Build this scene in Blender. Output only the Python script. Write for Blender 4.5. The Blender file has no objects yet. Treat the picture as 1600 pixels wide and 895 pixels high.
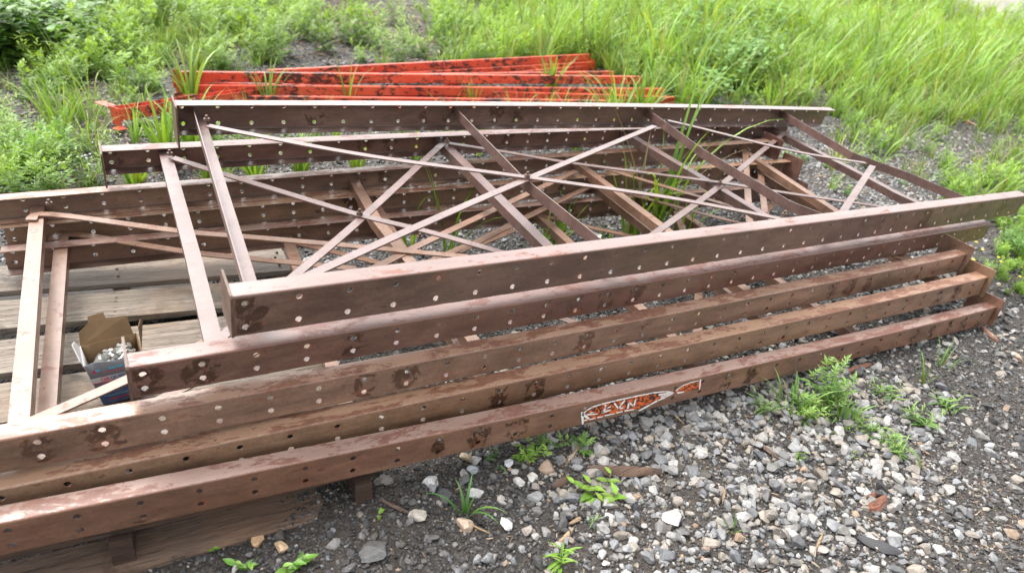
import bpy, bmesh, math, random
import numpy as np
from mathutils import Vector, Matrix
C = bpy.context.scene.collection
SC = bpy.context.scene
# ---------------------------------------------------------------- camera
CAM = np.array([0.4491, -1.0394, 1.1632])
MR = np.array([[0.888301, 0.136526, -0.4385], [-0.447267, 0.473957, -0.758497], [0.104276, 0.8699, 0.48208]])
FPX = 1034.06
cd = bpy.data.cameras.new('camera'); cam = bpy.data.objects.new('camera', cd); C.objects.link(cam)
M4 = Matrix([list(MR[i]) + [CAM[i]] for i in range(3)] + [[0, 0, 0, 1]])
cam.matrix_world = M4
cd.sensor_width = 36; cd.lens = FPX / 1600 * 36; cd.clip_start = .05; cd.clip_end = 500
cd.dof.use_dof = True; cd.dof.focus_distance = 1.75; cd.dof.aperture_fstop = 3.4
SC.camera = cam
# ---------------------------------------------------------------- sky, sun, exposure
W = bpy.data.worlds.new('World'); SC.world = W; W.use_nodes = True
nt = W.node_tree; nt.nodes.clear()
sky = nt.nodes.new('ShaderNodeTexSky'); sky.sky_type = 'NISHITA'; sky.sun_disc = False
SUN_EL, SUN_AZ = math.radians(60), math.radians(-25)      # high, beyond the stack, veiled by cloud
sky.sun_elevation = SUN_EL; sky.sun_rotation = SUN_AZ; sky.air_density = 1.2; sky.dust_density = 4
hs = nt.nodes.new('ShaderNodeHueSaturation'); hs.inputs['Saturation'].default_value = .14; hs.inputs['Value'].default_value = 1.0
bg = nt.nodes.new('ShaderNodeBackground'); bg.inputs['Strength'].default_value = .15
wo = nt.nodes.new('ShaderNodeOutputWorld')
nt.links.new(sky.outputs[0], hs.inputs['Color']); nt.links.new(hs.outputs[0], bg.inputs['Color']); nt.links.new(bg.outputs[0], wo.inputs[0])
sl = bpy.data.lights.new('sun', 'SUN'); sl.energy = .75; sl.angle = math.radians(25); sl.color = (1, .96, .9)
so = bpy.data.objects.new('sun', sl); C.objects.link(so)
sd = Vector((math.sin(SUN_AZ) * math.cos(SUN_EL), math.cos(SUN_AZ) * math.cos(SUN_EL), math.sin(SUN_EL)))
so.rotation_euler = sd.to_track_quat('Z', 'Y').to_euler()
SC.view_settings.view_transform = 'Standard'; SC.view_settings.look = 'None'
SC.view_settings.gamma = 1; SC.view_settings.use_curve_mapping = False
SC.view_settings.exposure = 1.88
SC.render.engine = 'CYCLES'

# ---------------------------------------------------------------- helpers
rnd = random.Random(7); R = np.random.default_rng(11)
def gp(px, py, z=0.0):
    """point of the horizontal plane at height z seen at photo pixel (px, py)"""
    r = MR @ np.array([(px - 800) / FPX, -(py - 447.5) / FPX, -1.0]); t = (z - CAM[2]) / r[2]
    return CAM + r * t
def pxy(P):
    c = (np.asarray(P) - CAM) @ MR
    return 800 + FPX * c[..., 0] / -c[..., 2], 447.5 - FPX * c[..., 1] / -c[..., 2], -c[..., 2]
def tag(o, label=None, cat=None, group=None, kind=None):
    if label: o['label'] = label
    if cat: o['category'] = cat
    if group: o['group'] = group
    if kind: o['kind'] = kind
    return o
def empty(name, loc, rz=0, **k):
    o = bpy.data.objects.new(name, None); C.objects.link(o); o.location = loc; o.rotation_euler = (0, 0, rz); o.empty_display_size = .1
    return tag(o, **k)
def link(name, me, mats, parent=None):
    if not isinstance(mats, (list, tuple)): mats = [mats]
    for m in mats: me.materials.append(m)
    o = bpy.data.objects.new(name, me); C.objects.link(o)
    if parent:
        o.parent = parent
        if parent.type == 'EMPTY' and not parent.parent: o.matrix_parent_inverse = PINV(parent)
    return o
def PINV(p):
    return (Matrix.Translation(p.location) @ p.rotation_euler.to_matrix().to_4x4() @ Matrix.Diagonal((*p.scale, 1))).inverted()
def mesh_pf(name, V, F, smooth=False, angle=None):
    me = bpy.data.meshes.new(name); me.from_pydata([tuple(map(float, v)) for v in V], [], [tuple(map(int, f)) for f in F]); me.update()
    if smooth: me.shade_smooth()
    if angle: me.shade_smooth(); me.set_sharp_from_angle(angle=math.radians(angle))
    return me
def mesh_np(name, V, F, col=None, smooth=False, mi=None):
    """fast mesh: V (n,3), F (m,k) all faces with k corners"""
    me = bpy.data.meshes.new(name); n, m, k = len(V), len(F), F.shape[1]
    me.vertices.add(n); me.vertices.foreach_set('co', V.astype(np.float32).ravel())
    me.loops.add(m * k); me.loops.foreach_set('vertex_index', F.astype(np.int32).ravel())
    me.polygons.add(m); me.polygons.foreach_set('loop_start', np.arange(0, m * k, k, dtype=np.int32))
    if mi is not None: me.polygons.foreach_set('material_index', mi.astype(np.int32))
    me.update(calc_edges=True)
    if smooth: me.polygons.foreach_set('use_smooth', np.ones(m, dtype=bool))
    else: me.polygons.foreach_set('use_smooth', np.zeros(m, dtype=bool))
    if col is not None:
        a = me.color_attributes.new('Col', 'FLOAT_COLOR', 'POINT'); c4 = np.ones((n, 4), np.float32); c4[:, :3] = col
        a.data.foreach_set('color', c4.ravel())
    return me

# ---------------------------------------------------------------- materials
def mat(name):
    m = bpy.data.materials.new(name); m.use_nodes = True; nt = m.node_tree; nt.nodes.clear()
    out = nt.nodes.new('ShaderNodeOutputMaterial'); b = nt.nodes.new('ShaderNodeBsdfPrincipled'); nt.links.new(b.outputs[0], out.inputs[0])
    return m, nt, b
def N(nt, t, **k):
    n = nt.nodes.new(t)
    for a, v in k.items(): setattr(n, a, v)
    return n
def coords(nt, kind='Object', scale=(1, 1, 1)):
    tc = N(nt, 'ShaderNodeTexCoord'); mp = N(nt, 'ShaderNodeMapping'); mp.inputs['Scale'].default_value = scale
    nt.links.new(tc.outputs[kind], mp.inputs[0]); return mp.outputs[0]
def noise(nt, vec, s, d=4, rough=.6, dist=0):
    n = N(nt, 'ShaderNodeTexNoise'); n.inputs['Scale'].default_value = s; n.inputs['Detail'].default_value = d
    n.inputs['Roughness'].default_value = rough; n.inputs['Distortion'].default_value = dist
    nt.links.new(vec, n.inputs['Vector']); return n.outputs['Fac']
def ramp(nt, fac, stops):
    r = N(nt, 'ShaderNodeValToRGB'); e = r.color_ramp.elements
    while len(e) < len(stops): e.new(.5)
    for i, (p, c) in enumerate(stops):
        e[i].position = p; e[i].color = (c, c, c, 1) if not isinstance(c, tuple) else (*c, 1)
    nt.links.new(fac, r.inputs[0]); return r.outputs[0]
def mix(nt, fac, a, b, mode='MIX'):
    m = N(nt, 'ShaderNodeMix', data_type='RGBA', blend_type=mode)
    for i, v in ((0, fac), (6, a), (7, b)):
        if isinstance(v, (int, float)): m.inputs[i].default_value = v
        elif isinstance(v, tuple): m.inputs[i].default_value = (*v, 1)
        else: nt.links.new(v, m.inputs[i])
    return m.outputs[2]
def bump(nt, b, h, strength=.3, dist=.002):
    n = N(nt, 'ShaderNodeBump'); n.inputs['Strength'].default_value = strength; n.inputs['Distance'].default_value = dist
    nt.links.new(h, n.inputs['Height']); nt.links.new(n.outputs[0], b.inputs['Normal'])

def steel_paint(name, base, base2, rust, rustamt, seed, wet=.5, stretch=.35, top=.55, sheenc=(.34, .25, .235)):
    """old brown paint: mottled, rust blooms, worn pale flange tops, rust and rain stains spreading from the bolt holes"""
    m, nt, b = mat(name); v = coords(nt, scale=(1, 1, 1))
    off = N(nt, 'ShaderNodeVectorMath', operation='ADD'); off.inputs[1].default_value = (seed * 3.1, seed * 1.7, seed)
    nt.links.new(v, off.inputs[0]); v = off.outputs[0]
    st = N(nt, 'ShaderNodeMapping'); st.inputs['Scale'].default_value = (stretch, 1, 1); nt.links.new(v, st.inputs[0]); vs = st.outputs[0]
    big = ramp(nt, noise(nt, vs, 5, 8, .72), [(.40, 0.0), (.60, 1.0)]); c = mix(nt, big, base, base2)
    fine = ramp(nt, noise(nt, v, 150, 4, .75), [(.3, .78), (.7, 1.16)]); c = mix(nt, 1.0, c, fine, 'MULTIPLY')
    sx_ = N(nt, 'ShaderNodeMapping'); sx_.inputs['Scale'].default_value = (stretch * .12, 1, 1.6); nt.links.new(v, sx_.inputs[0])
    brush = ramp(nt, noise(nt, sx_.outputs[0], 130, 5, .7), [(.3, .84), (.7, 1.14)]); c = mix(nt, 1.0, c, brush, 'MULTIPLY')
    cloud = ramp(nt, noise(nt, vs, 19, 8, .74, .4), [(.32, .62), (.68, 1.30)]); c = mix(nt, 1.0, c, cloud, 'MULTIPLY')
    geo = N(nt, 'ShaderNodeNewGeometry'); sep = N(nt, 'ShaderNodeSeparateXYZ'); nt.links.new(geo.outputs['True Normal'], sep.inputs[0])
    up = ramp(nt, sep.outputs[2], [(.5, 0.0), (.9, 1.0)])          # up-facing tops paled in the colour, standing in for sky reflection
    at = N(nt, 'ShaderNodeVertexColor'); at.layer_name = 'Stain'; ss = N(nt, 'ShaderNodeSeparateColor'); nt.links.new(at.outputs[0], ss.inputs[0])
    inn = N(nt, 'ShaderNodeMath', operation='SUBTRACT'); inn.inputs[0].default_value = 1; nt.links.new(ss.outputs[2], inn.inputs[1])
    um0 = N(nt, 'ShaderNodeMath', operation='MULTIPLY'); nt.links.new(up, um0.inputs[0]); nt.links.new(inn.outputs[0], um0.inputs[1]); up = um0.outputs[0]; c = mix(nt, N_mul(nt, ss.outputs[2], .5), c, (.03, .018, .014))  # channel insides left unpaled and darkened: shade painted into the colour
    sky_sheen = mix(nt, ramp(nt, noise(nt, vs, 9, 6, .6), [(.35, .55), (.65, 1.0)]), (0, 0, 0), (1, 1, 1))
    ch = mix(nt, 1.0, mix(nt, up, (0, 0, 0), (1, 1, 1)), sky_sheen, 'MULTIPLY')
    c = mix(nt, N_mul(nt, ch, top), c, sheenc)
    r1 = noise(nt, vs, 26, 11, .76, .3); thr = N(nt, 'ShaderNodeMath', operation='ADD'); nt.links.new(r1, thr.inputs[0])
    um = N(nt, 'ShaderNodeMath', operation='MULTIPLY'); nt.links.new(up, um.inputs[0]); um.inputs[1].default_value = .088 * min(1.3, rustamt); nt.links.new(um.outputs[0], thr.inputs[1])
    rm = ramp(nt, thr.outputs[0], [(.655 - .045 * rustamt, 0.0), (.675 - .045 * rustamt, 1.0)])
    rc = mix(nt, ramp(nt, noise(nt, v, 75, 6, .75), [(.35, 0.0), (.65, 1.0)]), rust, (rust[0] * .5, rust[1] * .42, rust[2] * .45))
    c = mix(nt, N_mul(nt, rm, .86), c, rc)
    sp = ramp(nt, noise(nt, vs, 85, 3, .6), [(.66, 0.0), (.70, 1.0)]); c = mix(nt, N_mul(nt, sp, .65), c, (.09, .032, .018))
    dm = N(nt, 'ShaderNodeMapping'); dm.inputs['Scale'].default_value = (.32, 1, 1.2); nt.links.new(v, dm.inputs[0])
    dash = ramp(nt, noise(nt, dm.outputs[0], 62, 4, .62, .4), [(.665, 0.0), (.69, 1.0)]); zone = ramp(nt, noise(nt, v, 3.3, 3, .6), [(.46, 0.0), (.56, 1.0)])
    dd = mix(nt, 1.0, dash, zone, 'MULTIPLY'); c = mix(nt, N_mul(nt, dd, .8), c, (.030, .014, .009))
    # stains round the holes: colour attribute broken up by noise; bright rust in some, dark wet in others
    br = noise(nt, v, 120, 5, .75, .6); br2 = noise(nt, v, 32, 5, .7, .8)
    def stain(chn, nse, lo, hi):
        q = N(nt, 'ShaderNodeMath', operation='MULTIPLY'); nt.links.new(ss.outputs[chn], q.inputs[0]); nt.links.new(ramp(nt, nse, [(.36, 0.0), (.64, 1.0)]), q.inputs[1]); return ramp(nt, q.outputs[0], [(lo, 0.0), (hi, 1.0)])
    rs = stain(0, br, .20, .42); ws = stain(1, br2, .26, .36)
    wt = ramp(nt, noise(nt, v, 6.5, 8, .68, .8), [(.67, 0.0), (.70, 1.0)]); wt = mix(nt, up, wt, (0, 0, 0))
    wm = mix(nt, 1.0, mix(nt, 1.0, ws, wt, 'LIGHTEN'), (wet, wet, wet), 'MULTIPLY')
    c = mix(nt, wm, c, mix(nt, ramp(nt, br, [(.45, 0.0), (.62, 1.0)]), (.022, .010, .006), (.075, .024, .009)))
    c = mix(nt, N_mul(nt, rs, .65), c, (.19, .060, .026))
    nt.links.new(c, b.inputs['Base Color'])
    rr = ramp(nt, noise(nt, v, 22, 5, .6), [(.3, .28), (.7, .46)]); rr2 = mix(nt, rm, rr, (.6, .6, .6)); rr3 = mix(nt, wm, rr2, (.30, .30, .30))
    nt.links.new(rr3, b.inputs['Roughness']); b.inputs['Specular IOR Level'].default_value = .6
    b.inputs['Coat Weight'].default_value = .18; b.inputs['Coat Roughness'].default_value = .3
    bump(nt, b, mix(nt, .5, r1, fine), .25, .0012)
    return m
def N_mul(nt, a, f):
    m = N(nt, 'ShaderNodeMath', operation='MULTIPLY'); nt.links.new(a, m.inputs[0]); m.inputs[1].default_value = f; return m.outputs[0]
def simple(name, col, rough=.6, var=.3, scale=30, metallic=0.0, bmp=.3, dist=.002, col2=None):
    m, nt, b = mat(name); v = coords(nt); f = noise(nt, v, scale, 5)
    if col2 is None: col2 = tuple(x * (1 - var) for x in col)
    c = mix(nt, ramp(nt, f, [(.35, 0.0), (.65, 1.0)]), col2, col); nt.links.new(c, b.inputs['Base Color'])
    b.inputs['Roughness'].default_value = rough; b.inputs['Metallic'].default_value = metallic
    if bmp: bump(nt, b, f, bmp, dist)
    return m
def wood(name, light, dark, wetness=0):
    m, nt, b = mat(name); v = coords(nt, scale=(1, 1, 1))
    st = N(nt, 'ShaderNodeMapping'); st.inputs['Scale'].default_value = (.045, 1, 1); nt.links.new(v, st.inputs[0])
    g = noise(nt, st.outputs[0], 330, 6, .75, .3); g2 = noise(nt, st.outputs[0], 60, 6, .68, .8); pat = noise(nt, v, 6, 8, .7); gk = noise(nt, st.outputs[0], 45, 3, .5, 1.5)
    c = mix(nt, ramp(nt, g, [(.30, 0.0), (.62, 1.0)]), dark, light)
    c = mix(nt, N_mul(nt, ramp(nt, g2, [(.42, 1.0), (.58, 0.0)]), .55), c, dark)
    crack = ramp(nt, gk, [(.485, 0.0), (.497, 1.0), (.503, 1.0), (.515, 0.0)]); c = mix(nt, N_mul(nt, crack, .7), c, tuple(x * .25 for x in dark))
    c = mix(nt, N_mul(nt, ramp(nt, pat, [(.57, 0.0), (.64, 1.0)]), .7), c, tuple(x * .35 for x in dark))
    c = mix(nt, N_mul(nt, ramp(nt, noise(nt, v, 3.1, 5), [(.5, 0.0), (.62, 1.0)]), .4), c, tuple(a * b_ for a, b_ in zip(light, (.95, .76, .60))))
    nt.links.new(c, b.inputs['Base Color']); b.inputs['Roughness'].default_value = .74 - wetness
    bump(nt, b, mix(nt, crack, mix(nt, .5, g, g2), (0, 0, 0)), .8, .003); return m
def vcol(name, rough, spec=.5, transl=0, noise_amt=.0, nscale=200, bmp=0):
    m, nt, b = mat(name); a = N(nt, 'ShaderNodeVertexColor'); a.layer_name = 'Col'; c = a.outputs[0]
    if noise_amt:
        v = coords(nt); f = ramp(nt, noise(nt, v, nscale, 4, .7), [(.3, 1 - noise_amt), (.7, 1 + noise_amt)]); c = mix(nt, 1.0, c, f, 'MULTIPLY')
        if bmp: bump(nt, b, f, bmp, .002)
    nt.links.new(c, b.inputs['Base Color']); b.inputs['Roughness'].default_value = rough; b.inputs['Specular IOR Level'].default_value = spec
    if transl:
        t = N(nt, 'ShaderNodeBsdfTranslucent'); nt.links.new(mix(nt, 1.0, c, (1.25, 1.15, .6), 'MULTIPLY'), t.inputs[0])
        ms = N(nt, 'ShaderNodeMixShader'); ms.inputs[0].default_value = transl
        out = [n for n in nt.nodes if n.type == 'OUTPUT_MATERIAL'][0]
        nt.links.new(b.outputs[0], ms.inputs[1]); nt.links.new(t.outputs[0], ms.inputs[2]); nt.links.new(ms.outputs[0], out.inputs[0])
    return m
M = {}
M['A'] = steel_paint('plum_brown_paint', (.100, .056, .040), (.150, .088, .064), (.22, .085, .045), .70, 1, .8, top=.85, sheenc=(.255, .185, .168))
M['B'] = steel_paint('plum_brown_paint_worn', (.105, .046, .032), (.150, .078, .056), (.17, .065, .042), .95, 2, .85, top=.60, sheenc=(.235, .155, .138))
M['C'] = steel_paint('tan_brown_paint', (.125, .074, .050), (.210, .122, .080), (.215, .088, .046), 1.2, 3, .75, top=.95, sheenc=(.36, .22, .15))
M['D'] = steel_paint('ochre_brown_paint', (.168, .092, .054), (.215, .128, .078), (.215, .085, .044), 1.2, 4, .85, top=.95, sheenc=(.37, .225, .145))
M['E'] = steel_paint('red_brown_paint', (.145, .068, .042), (.205, .112, .071), (.18, .068, .040), 1.1, 5, .9, top=.85, sheenc=(.28, .195, .165))
M['brace'] = steel_paint('brace_plum_paint', (.105, .060, .049), (.140, .084, .070), (.19, .078, .045), .35, 8, .2, 1, .40, sheenc=(.21, .155, .145))
M['brace_rust'] = steel_paint('brace_rusty_paint', (.160, .085, .054), (.205, .116, .077), (.20, .075, .042), .60, 9, .2, 1, .35, sheenc=(.28, .175, .12))
M['plate'] = simple('foot_plate_steel', (.13, .075, .05), .5, .5, 25)
M['wood'] = wood('weathered_pallet_wood', (.255, .215, .172), (.085, .062, .045))
M['woodwet'] = wood('dark_wet_pallet_wood', (.085, .050, .034), (.03, .017, .012), .2)  # darker pallet wood with the shade under deck and posts in its colour
M['woodbrown'] = wood('brown_pallet_wood', (.20, .135, .095), (.075, .045, .03))
M['chip'] = wood('chip_wood', (.30, .20, .13), (.09, .05, .03))
M['stone'] = vcol('crushed_stone', .55, .5, 0, .28, 90, .5)
M['stone_wet'] = M['stone']
M['leaf'] = vcol('leaf_green', .42, .45, .38, .12, 60)
M['grass'] = vcol('grass_green', .38, .45, .35, .10, 40)
M['stem'] = vcol('stem_green', .5, .4, .1)
# ---------------------------------------------------------------- ground
def hgt(x, y):
    return (.010 * np.sin(2.1 * x + .6) * np.cos(1.7 * y) + .006 * np.sin(5.3 * x + 2 * y) + .004 * np.sin(11 * x - 7 * y)) * np.clip((y - 1.3) / .8, .25, 1)
def grow(a, b, step, far, k=1.18):
    xs = list(np.arange(a, b, step)); s = step
    while xs[-1] < far: s *= k; xs.append(xs[-1] + s)
    s = step
    while xs[0] > -far: s *= k; xs.insert(0, xs[0] - s)
    return np.array(xs)
gx = grow(-1.5, 8, .06, 240); gy = grow(-1.6, 7, .06, 240)
X, Y = np.meshgrid(gx, gy); Z = hgt(X, Y)
V = np.stack([X.ravel(), Y.ravel(), Z.ravel()], 1); nx, ny = len(gx), len(gy)
i = np.arange(nx - 1)[None] + nx * np.arange(ny - 1)[:, None]; i = i.ravel()
F = np.stack([i, i + 1, i + 1 + nx, i + nx], 1)
m, nt, b = mat('dark_grit_soil'); v = coords(nt)
f1 = noise(nt, v, 2.2, 6, .65); f2 = noise(nt, v, 70, 6, .75); f3 = noise(nt, v, 260, 3, .7)
c = mix(nt, ramp(nt, f1, [(.4, 0.0), (.62, 1.0)]), (.018, .016, .014), (.042, .031, .023))
c = mix(nt, ramp(nt, f2, [(.48, 0.0), (.62, 1.0)]), c, (.065, .057, .049))
c = mix(nt, ramp(nt, f3, [(.66, 0.0), (.74, 1.0)]), c, (.17, .16, .145))
nt.links.new(c, b.inputs['Base Color']); b.inputs['Roughness'].default_value = .75
vr = N(nt, 'ShaderNodeTexVoronoi'); vr.inputs['Scale'].default_value = 95; nt.links.new(v, vr.inputs['Vector'])
bump(nt, b, mix(nt, .5, f2, vr.outputs['Distance']), 1.0, .012)
tag(link('ground', mesh_np('ground', V, F, smooth=True), m), kind='structure')

# pale yard far away at the upper right, beyond the grass
yp = [gp(1480, 22), gp(1600, 50), gp(1900, 130), gp(2000, 60), gp(1700, 0), gp(1560, -22), gp(1500, -10)]
me = mesh_pf('paved_yard', [(p[0], p[1], .03) for p in yp], [list(range(len(yp)))])
tag(link('paved_yard', me, simple('pale_yard_gravel', (.24, .215, .20), .9, .25, 3)), kind='structure')

# ---------------------------------------------------------------- merging helper
def rotmats(n, tilt):
    yaw = R.uniform(0, 2 * np.pi, n); ax = R.uniform(0, 2 * np.pi, n); t = R.uniform(0, tilt, n)
    cy, sy = np.cos(yaw), np.sin(yaw); Rz = np.zeros((n, 3, 3)); Rz[:, 0, 0] = cy; Rz[:, 0, 1] = -sy; Rz[:, 1, 0] = sy; Rz[:, 1, 1] = cy; Rz[:, 2, 2] = 1
    kx, ky = np.cos(ax), np.sin(ax); ct, st = np.cos(t), np.sin(t); K = np.zeros((n, 3, 3))
    K[:, 0, 0] = ct + kx * kx * (1 - ct); K[:, 0, 1] = kx * ky * (1 - ct); K[:, 0, 2] = ky * st
    K[:, 1, 0] = kx * ky * (1 - ct); K[:, 1, 1] = ct + ky * ky * (1 - ct); K[:, 1, 2] = -kx * st
    K[:, 2, 0] = -ky * st; K[:, 2, 1] = kx * st; K[:, 2, 2] = ct
    return K @ Rz
def merge(temps, which, pos, scale, rots, tint):
    """temps: list of (V, F, col) with equal corner counts; tint (n,3) multiplies the colour"""
    VV, FF, CC, off = [], [], [], 0
    for k, (tv, tf, tc) in enumerate(temps):
        idx = np.where(which == k)[0]
        if not len(idx): continue
        s = scale[idx]; s = s[:, None, None] if s.ndim == 1 else s[:, None, :]
        vv = np.einsum('nij,nkj->nki', rots[idx], tv[None] * s) + pos[idx][:, None, :]
        n, kv = len(idx), len(tv)
        VV.append(vv.reshape(-1, 3)); FF.append((tf[None] + (off + np.arange(n) * kv)[:, None, None]).reshape(-1, tf.shape[1]))
        CC.append((tc[None] * tint[idx][:, None, :]).reshape(-1, 3)); off += n * kv
    return np.concatenate(VV), np.concatenate(FF), np.concatenate(CC)

# ---------------------------------------------------------------- gravel
def ico(sub):
    bm = bmesh.new(); bmesh.ops.create_icosphere(bm, subdivisions=sub, radius=1)
    V = np.array([v.co[:] for v in bm.verts]); F = np.array([[v.index for v in f.verts] for f in bm.faces]); bm.free(); return V, F
def rocks(sub, n, cuts):
    out = []
    for _ in range(n):
        V, F = ico(sub); V = V * R.uniform(.9, 1.1, (len(V), 1))
        for _ in range(cuts):
            nn = R.normal(size=3); nn /= np.linalg.norm(nn); d = R.uniform(.45, .8); e = np.maximum(0, V @ nn - d); V = V - e[:, None] * nn
        V = V * np.array([1, R.uniform(.65, .95), R.uniform(.45, .75)]); out.append((V, F, np.ones((len(V), 3)) * R.uniform(.9, 1.08, (len(V), 1))))
    return out
RK2, RK1, RK0 = rocks(3, 10, 11), rocks(2, 14, 9), rocks(1, 10, 3)
def blob(pts):
    L = []
    for px, py, r, a in pts: p = gp(px, py); L.append((p[0], p[1], r, a))
    def f(x, y):
        s = np.zeros_like(x)
        for bx, by, r, a in L: s = s + a * np.exp(-((x - bx) ** 2 + (y - by) ** 2) / (r * r))
        return s
    return f
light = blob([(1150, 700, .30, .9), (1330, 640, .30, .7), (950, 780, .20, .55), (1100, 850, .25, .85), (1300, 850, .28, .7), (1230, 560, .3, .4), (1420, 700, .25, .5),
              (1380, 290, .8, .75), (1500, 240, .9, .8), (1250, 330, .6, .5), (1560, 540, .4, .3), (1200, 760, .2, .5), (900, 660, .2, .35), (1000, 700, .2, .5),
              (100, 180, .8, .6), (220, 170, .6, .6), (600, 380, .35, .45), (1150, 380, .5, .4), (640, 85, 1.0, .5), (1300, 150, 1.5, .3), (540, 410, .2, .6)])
def wob(x, y, s): return .5 + .25 * np.sin(s * x + 1.3) * np.sin(s * .83 * y + .7) + .25 * np.sin(2.3 * s * x - s * 1.9 * y)
def scatter(n, x0, x1, y0, y1, margin=260, maxd=99, mind=0):
    x = R.uniform(x0, x1, n); y = R.uniform(y0, y1, n)
    px, py, d = pxy(np.stack([x, y, np.zeros(n)], 1))
    k = (d > .3) & (px > -margin) & (px < 1600 + margin) & (py < 895 + margin) & (d < maxd) & (d >= mind)
    return x[k], y[k]
PALE = np.array([(.33, .315, .295), (.27, .27, .27), (.40, .385, .365), (.29, .25, .205), (.21, .215, .225), (.33, .29, .25), (.20, .19, .175), (.16, .16, .165)])
DARK = np.array([(.045, .043, .043), (.065, .062, .060), (.095, .092, .09), (.035, .031, .03), (.08, .068, .056), (.13, .125, .122)])
def gravel(temps, n, box, smin, smax, pw, mode, **k):
    x, y = scatter(n, *box, **k); n = len(x); L = np.clip(light(x, y) + .25 * (wob(x, y, 9) - .5), 0, 1)
    s = smin + (smax - smin) * R.random(n) ** pw
    if mode == 'big': keep = R.random(n) < .10 + .9 * L
    else: keep = np.ones(n, bool)
    if mode != 'fine': keep &= ~((x > -.45) & (x < .76) & (y > -.03) & (y < 1.17))
    x, y, s, L = x[keep], y[keep], s[keep], L[keep]; n = len(x)
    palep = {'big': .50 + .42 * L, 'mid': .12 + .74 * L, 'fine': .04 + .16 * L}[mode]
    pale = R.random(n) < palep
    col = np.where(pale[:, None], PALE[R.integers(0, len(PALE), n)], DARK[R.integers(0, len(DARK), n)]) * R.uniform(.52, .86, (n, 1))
    tan = R.random(n) < .015; col[tan] = np.array([.25, .175, .12]) * R.uniform(.7, 1.1, (tan.sum(), 1))
    z = hgt(x, y) + s * R.uniform(-.1, .45, n)
    sc = s[:, None] * R.uniform(.8, 1.2, (n, 3))
    return merge(temps, R.integers(0, len(temps), n), np.stack([x, y, z], 1), sc, rotmats(n, .7), col)
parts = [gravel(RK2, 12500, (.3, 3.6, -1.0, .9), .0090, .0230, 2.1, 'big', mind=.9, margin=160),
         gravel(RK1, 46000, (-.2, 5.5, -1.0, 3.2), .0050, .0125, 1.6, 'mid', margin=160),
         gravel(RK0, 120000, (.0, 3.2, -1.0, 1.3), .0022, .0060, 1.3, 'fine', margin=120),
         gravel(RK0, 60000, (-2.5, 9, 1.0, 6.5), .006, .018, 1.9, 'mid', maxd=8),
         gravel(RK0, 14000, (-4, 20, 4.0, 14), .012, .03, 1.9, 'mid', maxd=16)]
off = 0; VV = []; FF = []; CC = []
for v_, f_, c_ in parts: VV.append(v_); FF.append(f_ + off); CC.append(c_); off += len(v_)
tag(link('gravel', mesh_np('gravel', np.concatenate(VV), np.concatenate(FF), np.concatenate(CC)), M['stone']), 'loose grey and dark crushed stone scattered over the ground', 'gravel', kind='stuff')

# ---------------------------------------------------------------- rack upright frames
FR = {
 'A': {'n': ([0.5236, 0.0879, 0.5153], [3.6708, 0.2894, 0.3759], 0.0011, [0.0507, -0.105, 0.9932]), 'f': ([0.4934, 1.1523, 0.5955], [3.649, 1.3484, 0.4636], 0.0094, [0.0479, -0.1026, 0.9936])},
 'B': {'n': ([0.3397, 0.0945, 0.395], [3.4912, 0.2889, 0.2634], -0.0017, [0.0478, -0.1018, 0.9937]), 'f': ([0.2855, 1.1671, 0.4621], [3.4279, 1.3777, 0.3824], 0.0101, [0.0329, -0.1147, 0.9929])},
 'C': {'n': ([-0.0371, 0.0864, 0.304], [3.1163, 0.1567, 0.2341], -0.01, [0.023, -0.0388, 0.999]), 'f': ([-0.0516, 1.1531, 0.3358], [3.1067, 1.2388, 0.3487], 0.0044, [-0.0027, -0.0502, 0.9987])},
 'D': {'n': ([-0.0087, 0.0714, 0.2059], [3.1451, 0.0666, 0.1772], -0.0104, [0.0091, 0.0028, 1.0]), 'f': ([0.006, 1.1402, 0.2562], [3.1605, 1.1339, 0.2766], 0.007, [-0.0064, 0.0037, 1.0])},
 'E': {'n': ([0.0074, 0.0, 0.1989], [3.162, 0.0, 0.0815], -0.0212, [0.0372, -0.0, 0.9993]), 'f': ([0.0065, 1.0684, 0.2163], [3.1704, 1.0745, 0.1785], 0.0059, [0.012, -0.0035, 0.9999])},
}
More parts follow.
